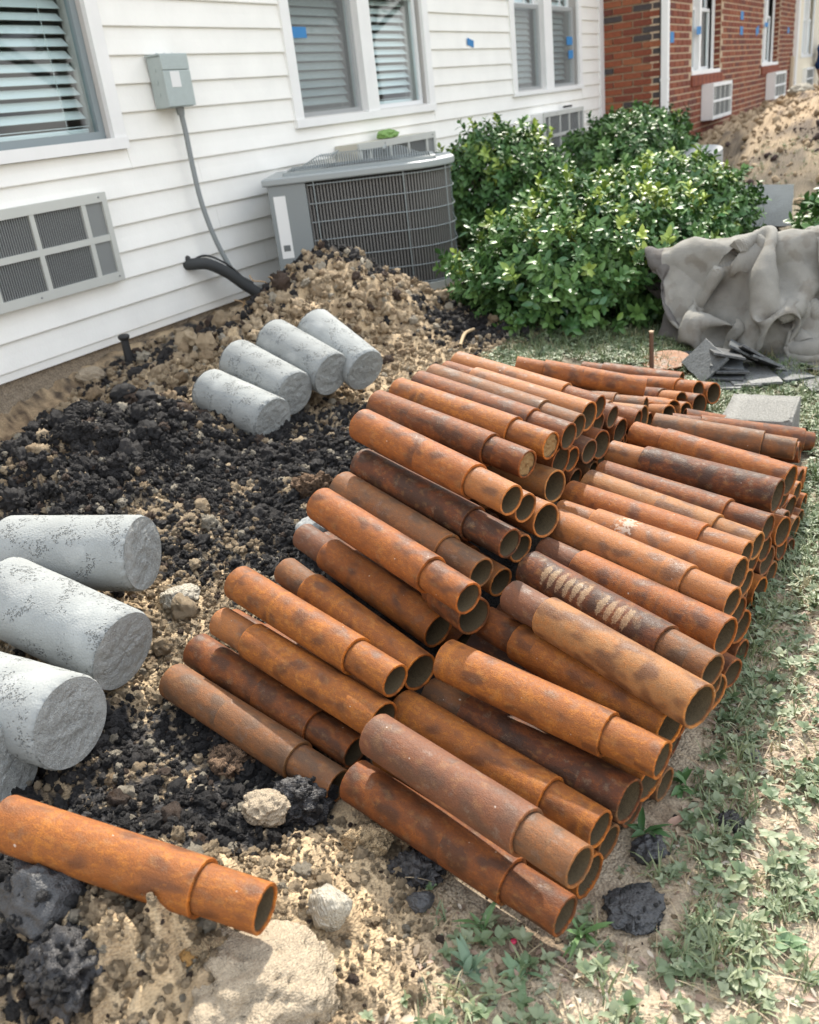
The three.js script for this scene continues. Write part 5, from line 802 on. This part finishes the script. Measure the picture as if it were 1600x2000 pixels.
// ---------------------------------------------------------------- bushes
function leafGeo(len, wid, fold = 0.25, droop = 0.25) { // three cross-sections and a tip, folded along the midrib
  const rows = [[0, 0.06], [0.22, 0.75], [0.52, 1], [0.8, 0.62], [1, 0]], P = [], U = [], I = [];
  rows.forEach(([f, w]) => { const x = f * len, y = -droop * len * f * f; for (const s of [-1, 0, 1]) { P.push(x, y + Math.abs(s) * w * wid * 0.5 * fold, s * w * wid * 0.5); U.push(f, 0.5 + s * 0.5); } });
  for (let r = 0; r < rows.length - 1; r++) for (const s of [0, 1]) { const a = r * 3 + s, b = a + 1, c = a + 3, d = a + 4; I.push(a, b, c, b, d, c); }
  const g = new THREE.BufferGeometry(); g.setAttribute('position', new THREE.Float32BufferAttribute(P, 3)); g.setAttribute('uv', new THREE.Float32BufferAttribute(U, 2)); g.setIndex(I); g.computeVertexNormals(); return g;
}
const leafMat = new THREE.MeshPhysicalMaterial({ roughness: 0.42, transmission: 0.0, side: THREE.DoubleSide, specularIntensity: 0.6 });
const leafMatSoft = new THREE.MeshPhysicalMaterial({ roughness: 0.55, transmission: 0.35, thickness: 0, side: THREE.DoubleSide });
const barkMat = std([0.10, 0.075, 0.05], 0.9);
function sprigGeo(seed, n, leafLen, leafWid, stemLen) {
  const R = rng(seed), list = [];
  for (let i = 0; i < n; i++) { const f = 0.25 + 0.75 * (i / (n - 1)), g = leafGeo(leafLen * (0.75 + 0.4 * R()) * (i === n - 1 ? 0.7 : 1), leafWid * (0.8 + 0.35 * R()), 0.18 + 0.3 * R(), 0.1 + 0.3 * R()); g.rotateX((R() - 0.5) * 0.7).rotateZ(0.25 + 0.75 * f * R() + 0.25).rotateY(i * 2.4 + R() * 0.5).translate(0, stemLen * f, 0); list.push(g); }
  list.push(new THREE.CylinderGeometry(0.0012, 0.002, stemLen, 5, 1, true).translate(0, stemLen / 2, 0)); return merge(list);
}
function bush(label, c, rad, o) {
  const t = thing('bush', label, 'bush', [c[0], 0, c[2]]), R = rng(o.seed), cy = c[1], col = new THREE.Color(), q = new THREE.Quaternion(), m4 = new THREE.Matrix4(), up = V(0, 1, 0);
  const sprigs = [0, 1, 2].map((k) => sprigGeo(o.seed * 7 + k, o.leaves || 8, o.len, o.wid, o.stem)), per = Math.round(o.count / 3);
  const lump = (d) => 1 + 0.26 * fbm3(d.x * 1.6 + o.seed, d.y * 1.6, d.z * 1.6, 3) + 0.16 * n3(d.x * 4.2, d.y * 4.2 + o.seed, d.z * 4.2);
  const place = () => {
    const d = V(R() * 2 - 1, R() * 1.55 - 0.55, R() * 2 - 1); if (d.lengthSq() > 1 || d.lengthSq() < 0.02) return null; d.normalize();
    const depth = R() < 0.68 ? 1 - 0.22 * R() : 0.45 + 0.35 * R(), k = lump(d) * depth, p = V(d.x * rad[0] * k, cy + d.y * rad[1] * k, d.z * rad[2] * k);
    if (o.cut && o.cut(c[0] + p.x, p.y, c[2] + p.z)) return null; if (p.y < 0.02) return null;
    const n = V(d.x / rad[0], d.y / rad[1] * 1.0, d.z / rad[2]).normalize().add(V((R() - 0.5) * 1.1, 0.35 + (R() - 0.5) * 0.9, (R() - 0.5) * 1.1)).normalize();
    return { p, n, depth, d };
  };
  const single = o.single || 0; let done = 0;
  const paint = (s) => { // young growth is yellow-green and sits at the shoot tips on top; old leaves are deep blue-green
    const young = clamp(o.young * sm(0.25, 0.9, s.d.y + 0.5 * n3(s.p.x * 4 + o.seed, s.p.y * 4, s.p.z * 4)) * (s.depth > 0.9 ? 1 : 0.3)), t = R();
    return mix3(mix3([0.042, 0.105, 0.034], [0.115, 0.215, 0.055], t), [0.32, 0.40, 0.07], R() < young ? 0.35 + 0.65 * R() : 0.0);
  };
  sprigs.forEach((g) => {
    const im = new THREE.InstancedMesh(g, leafMat, per); let k = 0; while (k < per) { const s = place(); if (!s) continue; q.setFromUnitVectors(up, s.n).multiply(new THREE.Quaternion().setFromAxisAngle(up, R() * 6.28)); const z = 0.8 + 0.45 * R(); m4.compose(s.p, q, V(z, z, z)); im.setMatrixAt(k, m4); col.setRGB(...paint(s)); im.setColorAt(k++, col); }
    im.name = 'foliage'; im.castShadow = im.receiveShadow = true; t.add(im); im.userData.kind = 'stuff';
  });
  if (single) { // the large leaves that can be told apart on the side towards the camera
    const shapes = [0, 1, 2].map((k) => leafGeo(o.len * (1.1 + 0.12 * k), o.wid * 1.15, 0.2 + 0.1 * k, 0.12 + 0.1 * k)), mats = [[0.024, 0.075, 0.028], [0.04, 0.115, 0.035], [0.055, 0.15, 0.04], [0.16, 0.26, 0.05]].map((cc) => new THREE.MeshPhysicalMaterial({ color: new THREE.Color().setRGB(...cc), roughness: 0.28, side: THREE.DoubleSide, specularIntensity: 0.9 }));
    while (done < single) { const s = place(); if (!s || s.depth < 0.9 || s.d.x * 0.8 - s.d.z * 0.45 > 0.1) continue; const l = part('leaf', shapes[done % 3], mats[R() < 0.1 * o.young + 0.05 ? 3 : Math.floor(R() * 3)], t); l.position.copy(s.p).addScaledVector(s.n, 0.03); l.quaternion.setFromUnitVectors(V(0, 1, 0), s.n.clone().add(V(-0.3 * R(), 0.3, 0.3 * R())).normalize()).multiply(new THREE.Quaternion().setFromAxisAngle(up, R() * 6.28)); done++; }
  }
  const stems = []; for (let i = 0; i < 16; i++) { const a = R() * 6.28, e = 0.25 + 0.5 * R(), end = V(Math.cos(a) * rad[0] * e, cy + rad[1] * (0.2 + 0.55 * R()), Math.sin(a) * rad[2] * e); stems.push(tubeOn([[end.x * 0.15, -0.03, end.z * 0.15], [end.x * 0.45, end.y * 0.45, end.z * 0.5], [end.x, end.y, end.z]], 0.006 + 0.006 * R(), 10, 6)); }
  part('stem', stems, barkMat, t); return t;
}
bush('large glossy green bush with yellow-green shoot tips in the middle, right of the condenser', [4.22, 0.13, 1.80], [0.80, 0.34, 0.56], { seed: 3, count: 4300, len: 0.041, wid: 0.021, stem: 0.075, young: 0.45, single: 260, cut: (x, y, z) => z < 0.45 });
bush('leafy green bush right of the large one, reaching towards the grey blocks', [5.3, 0.13, 1.86], [0.55, 0.33, 0.42], { seed: 31, count: 2300, len: 0.041, wid: 0.021, stem: 0.08, young: 0.3 });
bush('mid green bush against the siding just right of the condenser, behind the large bush', [5.35, 0.34, 0.82], [0.42, 0.38, 0.38], { seed: 8, count: 1300, len: 0.045, wid: 0.022, stem: 0.09, young: 0.25, cut: (x, y, z) => z < 0.15 });
bush('dark shaded bush in front of the brick return and the downspout', [7.75, 0.30, 0.95], [0.95, 0.36, 0.42], { seed: 15, count: 2000, len: 0.05, wid: 0.025, stem: 0.08, young: 0.04, cut: (x, y, z) => z < 0.2 });
bush('low bush at the right edge behind the canvas tarp', [5.5, 0.0, 2.98], [0.50, 0.26, 0.42], { seed: 23, count: 900, len: 0.055, wid: 0.026, stem: 0.08, young: 0.1 });

// ---------------------------------------------------------------- grass, weeds, litter
{
  const R = rng(101), c = new THREE.Color(), q = new THREE.Quaternion(), m4 = new THREE.Matrix4(), e = new THREE.Euler();
  const blade = (len, wid, bend) => { const P = [], U = [], I = []; for (let k = 0; k <= 4; k++) { const f = k / 4, w = wid * (1 - f * f) * 0.5 + 0.0001, y = len * Math.sin(f * bend) / bend, x = len * (1 - Math.cos(f * bend)) / bend; P.push(x, y, -w, x, y, w); U.push(f, 0, f, 1); if (k < 4) I.push(k * 2, k * 2 + 1, k * 2 + 2, k * 2 + 1, k * 2 + 3, k * 2 + 2); } const g = new THREE.BufferGeometry(); g.setAttribute('position', new THREE.Float32BufferAttribute(P, 3)); g.setAttribute('uv', new THREE.Float32BufferAttribute(U, 2)); g.setIndex(I); g.computeVertexNormals(); return g; };
  const tuft = (n, len, wid) => merge(Array.from({ length: n }, () => blade(len * (0.5 + 0.8 * R()), wid * (0.7 + 0.6 * R()), 0.5 + 1.6 * R()).rotateZ(-0.3 * R()).rotateY(R() * 6.28).translate((R() - 0.5) * 0.022, -0.002, (R() - 0.5) * 0.022)));
  const lawn = (x, z) => (1 - spill(x, z)) * (x > 0.3 ? 1 : 0);
  const thick = (x, z) => clamp(sm(1.9, 2.7, x) * 1.1 + 0.40 * sm(0.08, 0.34, fbm2(x * 4.2 + 20, z * 4.2, 3)) + 0.03 + 0.26 * sm(0.10, 0.03, Math.abs(z - 3.02)) * sm(0.8, 0.95, x));
  const scatter = (name, label, cat, geo, mat, n, pick) => { const im = new THREE.InstancedMesh(geo, mat, n); let k = 0, tr = 0; while (k < n && tr++ < n * 80) { const s = pick(); if (!s) continue; e.set(...s.rot); q.setFromEuler(e); m4.compose(V(s.x, s.y, s.z), q, V(s.s, s.s, s.s)); im.setMatrixAt(k, m4); c.setRGB(...s.c); im.setColorAt(k++, c); } im.count = k; im.name = numbered(name); im.castShadow = im.receiveShadow = true; scene.add(im); tag(im, label, cat, null, 'stuff'); };
  const spot = () => { const u = R(); return u < 0.36 ? [0.5 + R() * 1.7, 2.62 + R() * 1.1] : u < 0.8 ? [1.9 + R() * 2.2, 1.75 + R() * 1.9] : [2.6 + R() * 6, 1.8 + R() * 5]; };
  const D0 = drop(2.395, 2.868), D1 = drop(0.775, 3.0), D2 = drop(0.872, 2.99);
  const blocked = (x, z) => (x > 0.82 && x < 2.70 && z > 2.1 && z < (x < 0.98 ? 2.94 : 2.99)) || (x > 0.74 && x <= 0.82 && z > 2.55 && z < 2.91) || (x >= 2.7 && x < 3.1 && z > 2.05 && z < 2.52) || (Math.abs(x - D0[0]) < 0.14 && Math.abs(z - D0[1]) < 0.12) || Math.hypot(x - D1[0], z - D1[1]) < 0.06 || Math.hypot(x - D2[0], z - D2[1]) < 0.034;
  const greens = (x, z) => { const t = R(); let g = mix3([0.085, 0.135, 0.042], [0.20, 0.25, 0.10], t); if (x < 2.2) g = mix3(g, [0.32, 0.35, 0.19], 0.5); if (R() < 0.16) g = mix3(g, [0.38, 0.31, 0.17], 0.8); if (R() < 0.25) g = mix3(g, [0.20, 0.27, 0.15], 0.6); return g; };
  for (let v = 0; v < 3; v++) scatter('grass', ['short uneven lawn grass behind and right of the pipe stacks', 'sparse grass blades among pale dirt on the right', 'loose grass blades between the slates and the bush'][v], 'grass', tuft(8, [0.034, 0.028, 0.045][v], 0.0034), leafMatSoft, [6000, 4500, 7000][v], () => { const [x, z] = spot(); if (R() > lawn(x, z) * thick(x, z) || blocked(x, z)) return null; return { x, y: groundY(x, z), z, rot: [0, R() * 6.28, 0], s: 0.5 + 0.65 * R(), c: greens(x, z) }; });
  // broad-leaved ground weeds
  const rosette = (n, len, wid) => merge(Array.from({ length: n }, (_, i) => leafGeo(len * (0.6 + 0.6 * R()), wid * (0.7 + 0.6 * R()), 0.3, 0.35).rotateZ(0.25 + 0.6 * R()).rotateY(i * 2.4 + R()).translate(0, 0.002 + 0.008 * R(), 0)));
  for (let v = 0; v < 2; v++) scatter('ground_weeds', ['low broad-leaved weeds spread over the pale dirt at the right', 'small clover-like weeds in the lawn by the pipe ends'][v], 'weeds', rosette(v ? 7 : 5, v ? 0.015 : 0.021, v ? 0.009 : 0.010), leafMatSoft, v ? 8000 : 2000, () => { const [x, z] = spot(); if (x > 4.2 || R() > lawn(x, z) * ((v ? 0.30 : 0.06) + 1.0 * thick(x, z)) || blocked(x, z)) return null; const t = R(); return { x, y: groundY(x, z) + 0.001, z, rot: [(R() - 0.5) * 0.5, R() * 6.28, (R() - 0.5) * 0.5], s: 0.55 + 0.75 * R(), c: mix3([0.10, 0.165, 0.065], [0.31, 0.35, 0.21], t) }; });
  // dead leaves, straw and chips
  const chip = leafGeo(0.02, 0.009, 0.3, 0.3), straw = blade(0.05, 0.0017, 0.6).rotateZ(-1.35);
  scatter('leaf_litter', 'dry leaf bits and chips strewn over the ground at the right', 'litter', chip, leafMatSoft, 13000, () => { const [x, z] = spot(); if (x > 3.2 || R() > lawn(x, z) * (1.05 - 0.75 * thick(x, z) * sm(1.8, 2.6, x)) || blocked(x, z)) return null; const t = R(); return { x, y: groundY(x, z) + 0.0035, z, rot: [(R() - 0.5) * 0.9, R() * 6.28, (R() - 0.5) * 0.9], s: 0.35 + 0.9 * R() * R(), c: t < 0.3 ? [0.27, 0.30, 0.19] : t < 0.5 ? [0.46, 0.36, 0.25] : t < 0.7 ? [0.40, 0.28, 0.21] : t < 0.85 ? [0.22, 0.16, 0.11] : [0.55, 0.48, 0.38] }; });
  scatter('straw', 'dry stalks lying among the weeds at the right', 'litter', straw, leafMatSoft, 5000, () => { const [x, z] = spot(); if (x > 3.4 || R() > lawn(x, z) * 0.9 || blocked(x, z)) return null; return { x, y: groundY(x, z) + 0.004, z, rot: [(R() - 0.5) * 0.4, R() * 6.28, (R() - 0.5) * 0.3], s: 0.5 + 0.8 * R(), c: mix3([0.34, 0.25, 0.14], [0.52, 0.42, 0.27], R()) }; });
  // weeds that stand out in the foreground
  const weed = (label, x, z, n, len, wid, cc, seed) => { const rr = rng(seed), [X, Z, k] = drop(x, z), t = thing('weed', label, 'weed', [X, groundY(X, Z), Z], seed); t.scale.setScalar(k); const m = new THREE.MeshPhysicalMaterial({ color: new THREE.Color().setRGB(...cc), roughness: 0.5, transmission: 0.3, thickness: 0, side: THREE.DoubleSide }); for (let i = 0; i < n; i++) { const l = part('leaf', leafGeo(len * 0.72 * (0.35 + 0.8 * rr()), wid * 0.8 * (0.6 + 0.6 * rr()), 0.35, 0.2 + 0.6 * rr()), m, t); l.rotation.set((rr() - 0.5) * 0.8, i * 2.4 + rr() * 1.6, 0.1 + 1.2 * rr(), 'YZX'); l.position.set((rr() - 0.5) * 0.012, 0.003, (rr() - 0.5) * 0.012); } return t; };
  weed('green leafy weed growing against the mouth of the lowest right stack pipe', 0.715, 2.952, 13, 0.062, 0.010, [0.13, 0.24, 0.075], 5); weed('narrow-leaved weed below the stub of the lowest right stack pipe', 0.672, 2.842, 11, 0.055, 0.008, [0.12, 0.22, 0.08], 6); weed('pale blue-green leafy weed at the bottom edge near the boulder', 0.612, 2.85, 14, 0.055, 0.013, [0.16, 0.245, 0.15], 7); weed('low weed with pale leaves at the bottom middle of the ground', 0.628, 2.91, 12, 0.045, 0.013, [0.17, 0.27, 0.14], 8);
  weed('leafy weed at the lower right corner with broad leaves', 0.80, 3.17, 18, 0.032, 0.014, [0.17, 0.27, 0.13], 9); weed('weed with long dark leaves beside the small black clay lump', 0.905, 2.975, 10, 0.055, 0.012, [0.07, 0.16, 0.05], 10); weed('weed under the blue-black pipe end on the grass side of the right stack', 1.02, 3.0, 12, 0.05, 0.013, [0.09, 0.19, 0.06], 11); weed('sprout by the foundation between the flat fieldstone and the sprinkler head', 2.78, 0.20, 9, 0.05, 0.016, [0.10, 0.2, 0.07], 12);
  const red = part('petal', rockGeo(0.0045, 5, 0.6, 2, 0.3), std([0.5, 0.03, 0.08], 0.6)); { const [X, Z] = drop(0.668, 2.885); red.position.set(X, groundY(X, Z) + 0.006, Z); } tag(red, 'tiny crimson petal on the ground below the front pipes', 'petal');
  const dl = part('dead_leaf', leafGeo(0.045, 0.014, 0.5, 0.3), std([0.42, 0.27, 0.20], 0.8, { side: THREE.DoubleSide })); { const [X, Z] = drop(0.955, 3.02); dl.position.set(X, groundY(X, Z) + 0.012, Z); } dl.rotation.y = 2.4; tag(dl, 'long dry brown leaf lying on the grass right of the pipe ends', 'leaf');
}
// ---------------------------------------------------------------- trees beyond, far building, person
function tree(label, x, z, h, spread, seed, tone) {
  const t = thing('tree', label, 'tree', [x, -0.05, z]), R = rng(seed), limbs = [], tips = [];
  const prof = []; for (let k = 0; k <= 8; k++) { const f = k / 8; prof.push(new THREE.Vector2(h * 0.028 * (1 - 0.75 * f) + 0.06 * (1 - f) ** 6, h * 0.62 * f)); }
  part('trunk', new THREE.LatheGeometry(prof, 12), barkMat, t);
  for (let i = 0; i < 14; i++) { const a = i * 2.4 + R(), y0 = h * (0.24 + 0.36 * R()), l = spread * (0.55 + 0.45 * R()), y1 = y0 + h * (0.12 + 0.25 * R()), end = [Math.cos(a) * l, y1, Math.sin(a) * l]; limbs.push(tubeOn([[0, y0, 0], [end[0] * 0.5, lerp(y0, y1, 0.65), end[2] * 0.5], end], h * 0.008, 10, 6)); tips.push(end, [end[0] * 0.6, y1 + 0.08 * h, end[2] * 0.6]); }
  tips.push([0, h * 0.85, 0], [0.2 * spread, h * 0.78, 0.1 * spread]); part('limb', limbs, barkMat, t);
  const cl = merge(Array.from({ length: 10 }, () => leafGeo(0.17, 0.10, 0.25, 0.2).rotateZ(R() * 1.4 - 0.5).rotateX(R() * 2).rotateY(R() * 6.28).translate((R() - 0.5) * 0.3, (R() - 0.5) * 0.25, (R() - 0.5) * 0.3)));
  const n = 3600, im = new THREE.InstancedMesh(cl, leafMatSoft, n), c = new THREE.Color(), q = new THREE.Quaternion(), m4 = new THREE.Matrix4();
  for (let k = 0; k < n; k++) { const tip = tips[Math.floor(R() * tips.length)], d = V(R() - 0.5, R() - 0.5, R() - 0.5).normalize().multiplyScalar(spread * 0.36 * Math.cbrt(R())); q.setFromEuler(new THREE.Euler(R() * 6, R() * 6, R() * 6)); const s = 0.8 + 0.7 * R(); m4.compose(V(tip[0] + d.x, tip[1] + d.y * 0.8, tip[2] + d.z), q, V(s, s, s)); im.setMatrixAt(k, m4); const g = 0.7 + 0.6 * R(); c.setRGB(tone[0] * g, tone[1] * g, tone[2] * g); im.setColorAt(k, c); }
  im.name = 'crown'; im.castShadow = im.receiveShadow = true; im.userData.kind = 'stuff'; t.add(im);
}
tree('tall green tree beyond the far end of the building at the top right corner', 34, 1.5, 9, 3.2, 5, [0.07, 0.13, 0.045]); tree('second green tree further right beyond the building end', 38, 5.5, 10, 3.6, 9, [0.06, 0.115, 0.04]);
tree('dark tree standing across the lawn opposite the brick wing', 27, 13, 10, 3.8, 13, [0.05, 0.10, 0.035]); tree('broad tree across the lawn facing the white siding', 19, 18, 9, 3.6, 17, [0.055, 0.11, 0.04]);
{ // white house beyond, with a red brick base
  const t = thing('far_house', 'distant white house with a red-brown base behind the bent-over person', 'house', [31, 0, -2.2]);
  part('base', span(-0.1, 6.1, -0.2, 0.95, -4, 4), std([0.23, 0.09, 0.055], 0.9, { map: soilMap }), t); part('wall', span(0, 6, 0.95, 2.6, -3.9, 3.9), std([0.74, 0.72, 0.68], 0.8), t);
  const s = new THREE.Shape([[-4.4, 2.6], [4.4, 2.6], [0, 4.4]].map((p) => new THREE.Vector2(...p))); part('roof', new THREE.ExtrudeGeometry(s, { depth: 6.6, bevelEnabled: false }).rotateY(Math.PI / 2).translate(-0.3, 0, 0), M.roof, t);
  const w = part('window', [span(-0.03, 0.03, 1.3, 2.2, 1.2, 1.28), span(-0.03, 0.03, 1.3, 2.2, 2.2, 2.28), span(-0.03, 0.03, 2.2, 2.28, 1.2, 2.28), span(-0.03, 0.03, 1.22, 1.3, 1.2, 2.28)], M.trim, t); part('pane', span(-0.01, 0.0, 1.3, 2.2, 1.28, 2.2), std([0.08, 0.1, 0.11], 0.2), w);
}
{ // person bending over by the far end of the wall: one continuous body meshed from a smooth field
  const S = 1.0, J = { hipL: [0, 0.86, -0.10], hipR: [0, 0.86, 0.10], kneeL: [0.06, 0.47, -0.13], kneeR: [0.03, 0.47, 0.14], ankL: [-0.02, 0.09, -0.13], ankR: [-0.05, 0.09, 0.15], toeL: [0.17, 0.05, -0.14], toeR: [0.14, 0.05, 0.17], pel: [-0.03, 0.92, 0], bel: [0.12, 1.06, 0], che: [0.38, 1.12, 0], shL: [0.45, 1.10, -0.19], shR: [0.45, 1.10, 0.19], neck: [0.56, 1.10, 0], head: [0.68, 1.05, 0], elL: [0.52, 0.80, -0.24], elR: [0.56, 0.80, 0.22], wrL: [0.60, 0.55, -0.18], wrR: [0.66, 0.55, 0.14] };
  const B = [['hipL', 'kneeL', 0.092, 0.062], ['hipR', 'kneeR', 0.092, 0.062], ['kneeL', 'ankL', 0.062, 0.042], ['kneeR', 'ankR', 0.062, 0.042], ['ankL', 'toeL', 0.05, 0.038], ['ankR', 'toeR', 0.05, 0.038], ['pel', 'bel', 0.15, 0.14], ['bel', 'che', 0.14, 0.155], ['che', 'neck', 0.12, 0.06], ['shL', 'shR', 0.085, 0.085], ['hipL', 'hipR', 0.11, 0.11], ['shL', 'elL', 0.058, 0.045], ['shR', 'elR', 0.058, 0.045], ['elL', 'wrL', 0.045, 0.030], ['elR', 'wrR', 0.045, 0.030], ['neck', 'head', 0.06, 0.075]];
  const field = (x, y, z) => { let s = 0; for (const [a, b, ra, rb] of B) { const A = J[a], C = J[b], dx = C[0] - A[0], dy = C[1] - A[1], dz = C[2] - A[2]; let h = ((x - A[0]) * dx + (y - A[1]) * dy + (z - A[2]) * dz) / (dx * dx + dy * dy + dz * dz); h = clamp(h); const d = Math.hypot(x - A[0] - dx * h, y - A[1] - dy * h, z - A[2] - dz * h) - lerp(ra, rb, h); s += Math.exp(-d * 38); } return -Math.log(s) / 38; };
  const n = 90, mc = new MarchingCubes(n, std([1, 1, 1]), false, false, 80000), c0 = [0.25, 0.66, 0], hs = 0.75; mc.isolation = 0;
  for (let k = 0; k < n; k++) for (let j = 0; j < n; j++) for (let i = 0; i < n; i++) mc.field[i + j * n + k * n * n] = -field(c0[0] + hs * ((i - n / 2) / (n / 2)), c0[1] + hs * ((j - n / 2) / (n / 2)), c0[2] + hs * ((k - n / 2) / (n / 2)));
  mc.update(); const P = [], N = [], C = []; for (let i = 0; i < mc.count; i++) { const x = c0[0] + hs * mc.positionArray[i * 3], y = c0[1] + hs * mc.positionArray[i * 3 + 1], z = c0[2] + hs * mc.positionArray[i * 3 + 2]; P.push(x, y, z); N.push(mc.normalArray[i * 3], mc.normalArray[i * 3 + 1], mc.normalArray[i * 3 + 2]); C.push(...(y < 0.1 ? [0.05, 0.04, 0.035] : (y < 0.90 && x < 0.3) ? [0.022, 0.026, 0.042] : (x > 0.56 && y > 0.93) || y < 0.72 ? [0.38, 0.22, 0.15] : [0.018, 0.055, 0.19])); }
  const t = thing('person', 'person in blue shirt and dark trousers bending over by the far wall end', 'person', [20.9, 0.0, 1.02], 0.15);
  const g = new THREE.BufferGeometry(); g.setAttribute('position', new THREE.Float32BufferAttribute(P, 3)); g.setAttribute('normal', new THREE.Float32BufferAttribute(N, 3)); g.setAttribute('color', new THREE.Float32BufferAttribute(C, 3)); part('body', g, new THREE.MeshStandardMaterial({ vertexColors: true, roughness: 0.85 }), t);
  const hair = new THREE.SphereGeometry(0.098, 24, 16, 0, 6.3, 0, 1.9).rotateZ(-0.5).translate(0.70, 1.08, 0); part('hair', hair, std([0.03, 0.02, 0.015], 0.8), t);
  const head = new THREE.SphereGeometry(0.092, 28, 20), hp = head.attributes.position; for (let i = 0; i < hp.count; i++) { const y = hp.getY(i), x = hp.getX(i), z = hp.getZ(i); const nose = Math.exp(-((y + 0.005) ** 2 + z * z) / 0.0004) * (x > 0 ? 0.022 : 0); hp.setXYZ(i, x * 0.95 + nose, y * 1.2, z * 0.84); } head.computeVertexNormals(); const hm = part('head', head.rotateZ(-1.1), std([0.40, 0.24, 0.16], 0.7), t); hm.position.set(0.71, 1.03, 0);
  for (const s of [-1, 1]) { part('eye', new THREE.SphereGeometry(0.011, 10, 8).translate(0.745, 0.955, s * 0.03), std([0.05, 0.04, 0.04], 0.3), t); part('ear', new THREE.SphereGeometry(0.022, 10, 8).scale(0.8, 1.2, 0.4).translate(0.70, 1.03, s * 0.078), std([0.40, 0.24, 0.16], 0.7), t); const W = s < 0 ? J.wrL : J.wrR; const fs = [rbox(0.075, 0.028, 0.075, 0.012, W[0] + 0.015, W[1] - 0.045, W[2])]; for (let f = 0; f < 4; f++) fs.push(tubeOn([[W[0] + 0.02, W[1] - 0.06, W[2] - 0.03 + f * 0.02], [W[0] + 0.03, W[1] - 0.10, W[2] - 0.03 + f * 0.02], [W[0] + 0.012, W[1] - 0.13 - 0.008 * (f % 2), W[2] - 0.03 + f * 0.02]], 0.009, 8, 8)); fs.push(tubeOn([[W[0] - 0.01, W[1] - 0.04, W[2] - s * 0.035], [W[0] + 0.03, W[1] - 0.07, W[2] - s * 0.055], [W[0] + 0.04, W[1] - 0.10, W[2] - s * 0.05]], 0.010, 8, 8)); part('hand', fs, std([0.40, 0.24, 0.16], 0.7), t); }
}
renderer.render(scene, camera);
